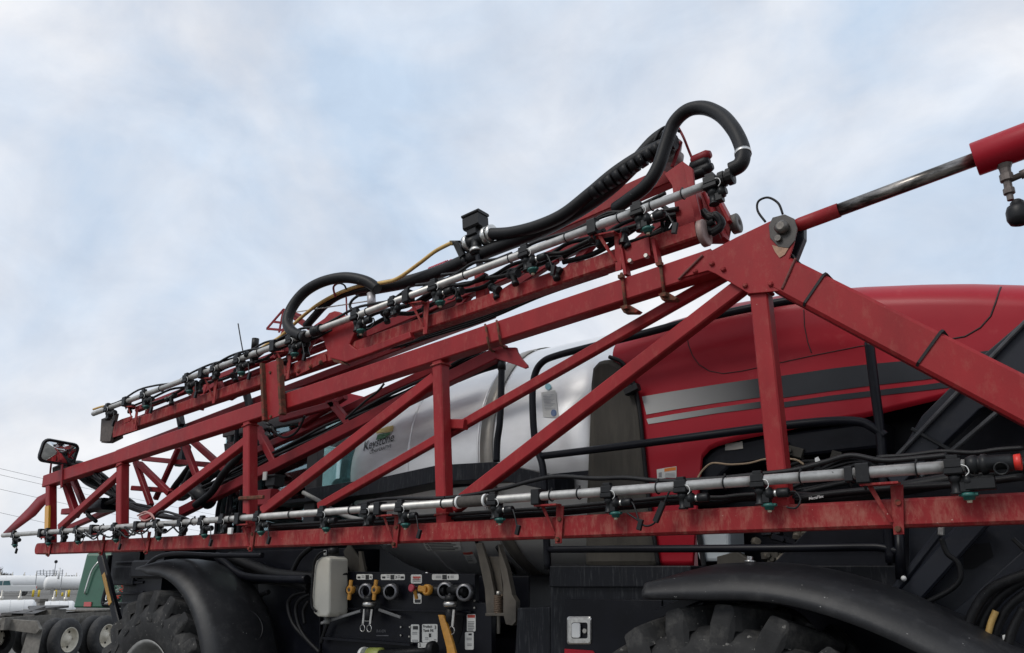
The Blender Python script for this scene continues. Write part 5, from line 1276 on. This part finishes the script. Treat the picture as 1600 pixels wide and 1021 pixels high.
# sleeper: rear wall, side fairings with dark rubber edge, roof; then cab and bonnet
m = MB(); m.prism([T(2.78, -1.08, 1.12), T(4.4, -1.08, 1.1), T(4.4, -1.08, 2.72), T(3.2, -1.08, 2.70), T(3.02, -1.08, 2.6)], side * 2.16); m.build('sleeper', TGRN, truck, bevel=.05)
tbox('cab_body', (5.2, 0, 1.75), (1.2, 2.2, 1.3), TGRN, bevel=.08)
tbox('bonnet', (6.6, 0, 1.40), (1.7, 1.9, .8), TGRN, bevel=.12)
def W(s_, z): return T(lerp(2.76, 3.0, (z - 1.12) / 1.45), s_, z)        # on the raked rear wall
MB().tube([W(-.12, 2.6), W(-.14, 2.2), W(-.18, 1.4), W(-.14, 1.24), W(.0, 1.20), W(1.05, 1.18)], .05, 8).build('wall_trim', BLK, truck)
MB().tube([W(-.04, 2.6), W(-.06, 2.2), W(-.10, 1.45), W(-.06, 1.32), W(.08, 1.27), W(1.05, 1.24)], .022, 8).build('wall_trim', SILV, truck)
MB().tube([W(-.78, 1.5), W(-.77, 1.58) - fwd * .05, W(-.72, 2.1) - fwd * .06, W(-.60, 2.34) - fwd * .05, W(-.58, 2.38)], .022, 8).build('grab_handle', SILV, truck)
MB().box(W(-.62, 1.22), (.04, .22, .12), rot=RT).build('tail_marker', mat('marker_red', (.5, .12, .12), .4), truck)
for s in (1, -1): MB().box(T(5.2, s * 1.11, 2.0), (.7, .02, .5), rot=RT).build('side_window', TWIN, truck, bevel=.005)
tbox('deck_plate', (2.2, 0, 1.09), (1.0, .9, .03), TFRAME)
for k in range(4):
    pts = []
    for j in range(70):
        t = j / 69; a = j * 1.1; cpt = Vector((lerp(2.85, 2.5, t), lerp(.25 + .14 * k, .05 + .10 * k, t), lerp(2.2, 1.25, t) - .25 * math.sin(math.pi * t)))
        pts.append(T(*(cpt + Vector((.05 * math.cos(a), .05 * math.sin(a), 0)))))
    MB().tube(pts, .012, 5, sub=1).build('air_line', [BLK, mat('air_line_grey', (.35, .36, .34), .5), RPLUG, BLK][k], truck)
m = MB()
for s in (1, -1): m.box(T(5.9, s * 1.35, 2.0), (.12, .22, .6), rot=RT, ch=.03)
m.build('truck_mirror', BLK, truck)

# ---- red vehicle glimpsed beyond the front fender
rv0 = PD(308, 872, 34.0); vd2 = Vector((rv0.x, rv0.y, 0)).normalized(); p2 = Vector((vd2.y, -vd2.x, 0)); R2 = Matrix((p2, vd2, Zv)).transposed()
rv = empty('red_truck', (rv0.x, rv0.y, 0), 'red truck cab glimpsed beyond the front fender of the sprayer', 'truck')
def rbox(n, c, s, mt, ch=0.0, bevel=.05): return MB().box(Vector((rv0.x, rv0.y, 0)) + p2 * c[0] + vd2 * c[1] + Zv * c[2], s, rot=R2, ch=ch).build(n, mt, rv, bevel=bevel)
rbox('cab_body', (.1, 0, 1.75), (2.0, 2.2, 1.5), TRED, bevel=.12); rbox('bonnet', (-1.35, 0, 1.7), (.9, 2.0, 1.2), WTANK, bevel=.12)
rbox('side_window', (.62, -1.11, 2.3), (.55, .03, .6), TWIN, bevel=.01); rbox('cargo_body', (2.6, 0, 1.75), (2.9, 2.3, 1.4), mat('cargo_grey', (.33, .33, .31), .6), bevel=.04)
rbox('chassis', (.8, 0, .85), (6.0, 1.0, .3), TFRAME)
for dx in (-1.6, 2.6):
    for dy in (-1.0, 1.0):
        c = Vector((rv0.x, rv0.y, .48)) + p2 * dx + vd2 * dy; ax = vd2 * (1 if dy > 0 else -1)
        w = MB().lathe(c - ax * .25, c + ax, [(0, .26), (0, .45), (.05, .48), (.20, .48), (.25, .45), (.25, .26)], 28).build('wheel', RTYRE, rv)
        MB().lathe(c - ax * .02, c + ax, [(0, .25), (.02, .25), (.0, .1)], 20).build('rim', WRIM, w)

# ---- white pressure tanks
def ptank(name, xa, xb, yc, dist, rpx, label, group, legs=True, valves=0, turn=0.0):
    a, b = PD(xa, yc, dist), PD(xb, yc, dist + turn)
    z = a.z; b.z = z; r = rpx * (a - CAM).dot(fw) / FPX
    L = (b - a).length; root = empty(name, ((a.x + b.x) / 2, (a.y + b.y) / 2, 0), label, 'tank', group)
    m = MB(); m.lathe(a, b, [(r * .5 * (1 - math.cos(k * math.pi / 12)), r * math.sin(k * math.pi / 12)) for k in range(7)] + [(L - r * .5 * (1 - math.cos(k * math.pi / 12)), r * math.sin(k * math.pi / 12)) for k in range(6, -1, -1)], 36)
    m.build('shell', WTANK, root)
    d = (b - a).normalized()
    for t in (.18, .82):
        c = a + d * L * t
        MB().box((c.x, c.y, (z - r * .5) / 2), (.35, r * 1.5, z - r * .5), rot=Matrix.Rotation(math.atan2(d.y, d.x), 3, 'Z')).build('saddle', mat('concrete', (.30, .29, .27), .9), root)
    for k in range(valves):
        c = a + d * L * (k + 1) / (valves + 1) + Vector((0, 0, r))
        MB().lathe(c - Zv * .05, c + Zv, [(0, .10), (.2, .10), (.22, .05), (.5, .05)], 8).build('valve', STEEL, root)
    for t in (.25, .5, .75):
        c = a + d * L * t; m = MB(); m.tube([c + Vector((-d.y, d.x, 0)) * math.cos(q_) * (r + .005) + Zv * math.sin(q_) * (r + .005) for q_ in [k * math.pi / 16 for k in range(32)]], .012, 4, sub=1, closed=True); m.build('weld_bead', WTANK, root)
    return root, a, b, z, r
ptank('storage_tank', -60, 73, 911, 128, 11.5, 'long white storage tank behind the parked pickup at far left', 'bulk tanks at the back of the yard', valves=6)
bt = ptank('storage_tank', 68, 150, 911.5, 118, 10.5, 'white storage tank with walkway behind the yellow bollards', 'bulk tanks at the back of the yard', valves=4)
ptank('nurse_tank', -30, 56.5, 953, 46, 14.5, 'white tank at left edge beyond the truck frame', 'white tanks behind the truck', valves=2)
ptank('nurse_tank', 63, 118, 954, 44, 14.0, 'white tank right of the upright post beyond the fifth wheel', 'white tanks behind the truck', valves=2)
a = PZ(59.5, 975); m = MB()
tl = empty('tank_post', a, 'grey upright post standing between the two nearer white tanks', 'post')
hh = PD(59.5, 938, Vector((a.x, a.y, 0)).length).z
MB().beam(a, a + Zv * hh, .22, .26).build('upright', mat('concrete2', (.24, .23, .21), .9), tl); MB().box(a + Zv * hh, (.5, .35, .12)).build('cap', TFRAME, tl)
# catwalk with pipework on the far tanks
root = empty('catwalk', PD(78, 899, 117).to_2d().to_3d(), 'galvanised catwalk and pipework above the far white tank', 'catwalk')
GALV = mat('galvanised', (.30, .31, .32), .5, .4)
for k in range(9):
    x = 58 + 5 * k; p_ = PD(x, 899, 116); q_ = PD(x, 892 - (k % 3), 116); MB().beam(Vector((p_.x, p_.y, 0)) if k in (0, 8) else p_, q_, .07, .07).build('stanchion', GALV, root)
for y in (892.5, 896, 899): MB().beam(PD(57, y, 116), PD(99, y, 116), .06, .06).build('walk_rail', GALV, root)
p_ = PD(92, 899, 115.5); MB().cyl(p_ - Zv * .5, p_ + Zv * .9, .12, 12).build('relief_stack', WTANK, root)
p_ = PD(84.5, 899, 115.5); MB().cyl(p_, p_ + Zv * 1.6, .05, 8).build('vent_pipe', GALV, root)
MB().ball(p_ + Zv * 1.65, .22, 8).build('vent_hood', BLK, root)
# ---- bollards
for i, (x, y0, y1) in enumerate([(51, 922, 933), (60, 922, 933), (86.5, 922, 933), (103.5, 923, 933), (107, 922, 933), (97, 926, 932)]):
    b_ = PZ(x, y1); dd_ = math.hypot(b_.x, b_.y); h_ = PD(x, y0, dd_).z
    m = MB(); m.lathe(b_, b_ + Zv, [(0, .11), (h_ - .05, .11), (h_, .05)], 12)
    tag(m.build('bollard', mat('bollard_yellow', (.62, .45, .03), .6, var=.15, vscale=2)), ['leftmost yellow bollard, just right of the white pickup', 'second yellow bollard from the pickup', 'yellow bollard in the middle of the row before the far tank', 'yellow bollard second from the green truck', 'yellow bollard nearest the green truck', 'short yellow bollard before the far tank, half hidden by its neighbours'][i], 'bollard', 'yellow bollards before the far tanks')
# ---- pickup
pk0 = PZ(-2, 931.5); vd3 = Vector((pk0.x, pk0.y, 0)).normalized(); p3 = Vector((vd3.y, -vd3.x, 0)); R3 = Matrix((p3, vd3, Zv)).transposed()
pk = empty('pickup_truck', pk0, 'white pickup truck parked in front of the far white tank', 'pickup')
PKW = mat('pickup_white', (.66, .66, .64), .35, coat=.3)
def K(a_, b_, z_): return pk0 + p3 * a_ + vd3 * b_ + Zv * z_
m = MB(); m.prism([K(*q_) for q_ in [(-2.0, -.95, .45), (3.6, -.95, .5), (3.65, -.95, .78), (3.6, -.95, 1.15), (1.25, -.95, 1.15), (1.0, -.95, 1.18), (-.9, -.95, 1.12), (-2.0, -.95, 1.0)]], vd3 * 1.9); m.build('body', PKW, pk, bevel=.05)
m = MB(); m.prism([K(*q_) for q_ in [(-.9, -.85, 1.12), (-.35, -.78, 1.75), (.9, -.78, 1.80), (1.25, -.85, 1.16)]], vd3 * 1.7); m.build('cabin', PKW, pk, bevel=.04)
for q4 in ([(-.65, 1.2), (-.3, 1.65), (.15, 1.68), (.15, 1.2)], [(.25, 1.2), (.25, 1.68), (.82, 1.70), (1.0, 1.2)]): MB().prism([K(x_, -.90, z_) for x_, z_ in q4], vd3 * .05).build('side_window', TWIN, pk)
for x_ in (-1.2, 2.4):
    for s_ in (-.92, .92):
        c = K(x_, s_, .4); ax = vd3 * (1 if s_ > 0 else -1)
        w = MB().lathe(c - ax * .2, c + ax, [(0, .2), (0, .38), (.04, .40), (.18, .40), (.22, .37), (.22, .2)], 24).build('wheel', RTYRE, pk)
        MB().lathe(c, c + ax, [(0, .24), (.025, .24), (.0, .05)], 18).build('rim', GREYP, w)
MB().box(K(3.62, 0, .6), (.1, 1.8, .2), rot=R3).build('bumper', STEEL, pk); MB().box(K(3.6, -.9, .95), (.06, .12, .25), rot=R3).build('tail_light', RPLUG, pk)
# ---- low dark box on gravel, and far tree line
# bare trees on the horizon: trunk, limbs and a haze of twigs
BARK = mat('bark', (.085, .075, .068), .9)
def bare_tree(x, y, dist, h, seed, label):
    random.seed(seed); b_ = PD(x, y, dist); b_.z = 0
    root = empty('bare_tree', b_, label, 'tree', 'bare trees on the horizon')
    m = MB(); m.lathe(b_, b_ + Zv, [(0, .28), (h * .35, .2), (h * .7, .1)], 7); m.build('trunk', BARK, root)
    m = MB()
    def grow(p_, d_, L_, r_, lv):
        e_ = p_ + d_ * L_; m.lathe(p_, e_, [(0, r_), (L_, r_ * .55)], 4, cap=False)
        if lv < 4:
            for k in range(3): grow(p_ + d_ * L_ * random.uniform(.5, 1), (d_ + Vector((random.uniform(-.8, .8), random.uniform(-.8, .8), random.uniform(-.1, .5)))).normalized(), L_ * random.uniform(.55, .8), r_ * .6, lv + 1)
    for k in range(6): grow(b_ + Zv * h * random.uniform(.3, .65), Vector((random.uniform(-1, 1), random.uniform(-1, 1), random.uniform(.5, 1.3))).normalized(), h * .24, .09, 0)
    m.build('crown', BARK, root)
for i, (x, dist, h) in enumerate([(2, 165, 3.6), (-12, 175, 4.4), (10, 210, 3.2)]):
    bare_tree(x, 905, dist, h, 60 + i, ['bare tree at the left edge above the far white tank', 'bare tree cut by the left edge of the picture', 'small bare tree right of the left edge tree on the horizon', 'bare tree just left of the green truck sleeper', 'bare tree behind the green truck sleeper'][i])
# distant line of scrub and fences as one low mass
random.seed(5); m = MB()
for k in range(700):
    x = random.uniform(-60, 340); d_ = random.uniform(240, 300); b_ = PD(x, 905, d_); b_.z = 0; h_ = random.uniform(1.4, 3.4)
    w_ = random.uniform(.4, 1.3); m.add([b_ + Vector((random.uniform(-w_, w_), random.uniform(-w_, w_), random.uniform(0, h_))) for _ in range(9)], [(0, 1, 2), (3, 4, 5), (6, 7, 8), (1, 4, 7), (2, 5, 8)])
tag(m.build('treeline', mat('scrub', (.075, .075, .07), .9, var=.3, vscale=.3)), 'thin grey line of scrub along the horizon', 'scrub', kind='stuff')
# ---- overhead wires on their poles
WIRE = mat('overhead_wire', (.10, .10, .11), .6)
pl0, pl1 = PD(-260, 905, 52), PD(430, 905, 88)
poles = []
for i, (pp, top_y) in enumerate([(pl0, 650), (pl1, 815)]):
    pp.z = 0; hz = PD([-260, 430][i], top_y, [52, 88][i]).z + .6
    root = empty('utility_pole', pp, ['wooden utility pole off to the left carrying the wires', 'wooden utility pole behind the cab of the sprayer'][i], 'pole', 'utility poles')
    MB().lathe(pp, pp + Zv, [(0, .16), (hz, .11)], 10).build('shaft', BARK, root)
    MB().box(pp + Zv * (hz - .5), (.12, 2.2, .12)).build('crossarm', BARK, root)
for i, (ya, yb_) in enumerate([(735, 757), (745, 766), (769, 786), (806, 822)]):
    a = PD(-260, ya - (ya - 905) * -.0 - 62, 52); b = PD(430, yb_ + 64, 88)
    a = PD(-260, ya - 66, 52); c_ = PD(38, (ya + yb_) / 2, 66)
    pts = []
    for k in range(25):
        t = k / 24; p_ = a.lerp(b, t); p_.z -= 4 * t * (1 - t) * .35; pts.append(p_)
    tag(MB().tube(pts, .013, 4, sub=1).build('overhead_wire', WIRE), ['topmost overhead wire at left', 'second overhead wire from the top at left', 'third overhead wire from the top at left', 'lowest overhead wire at left, level with the boom end'][i], 'wire', 'overhead wires at left')
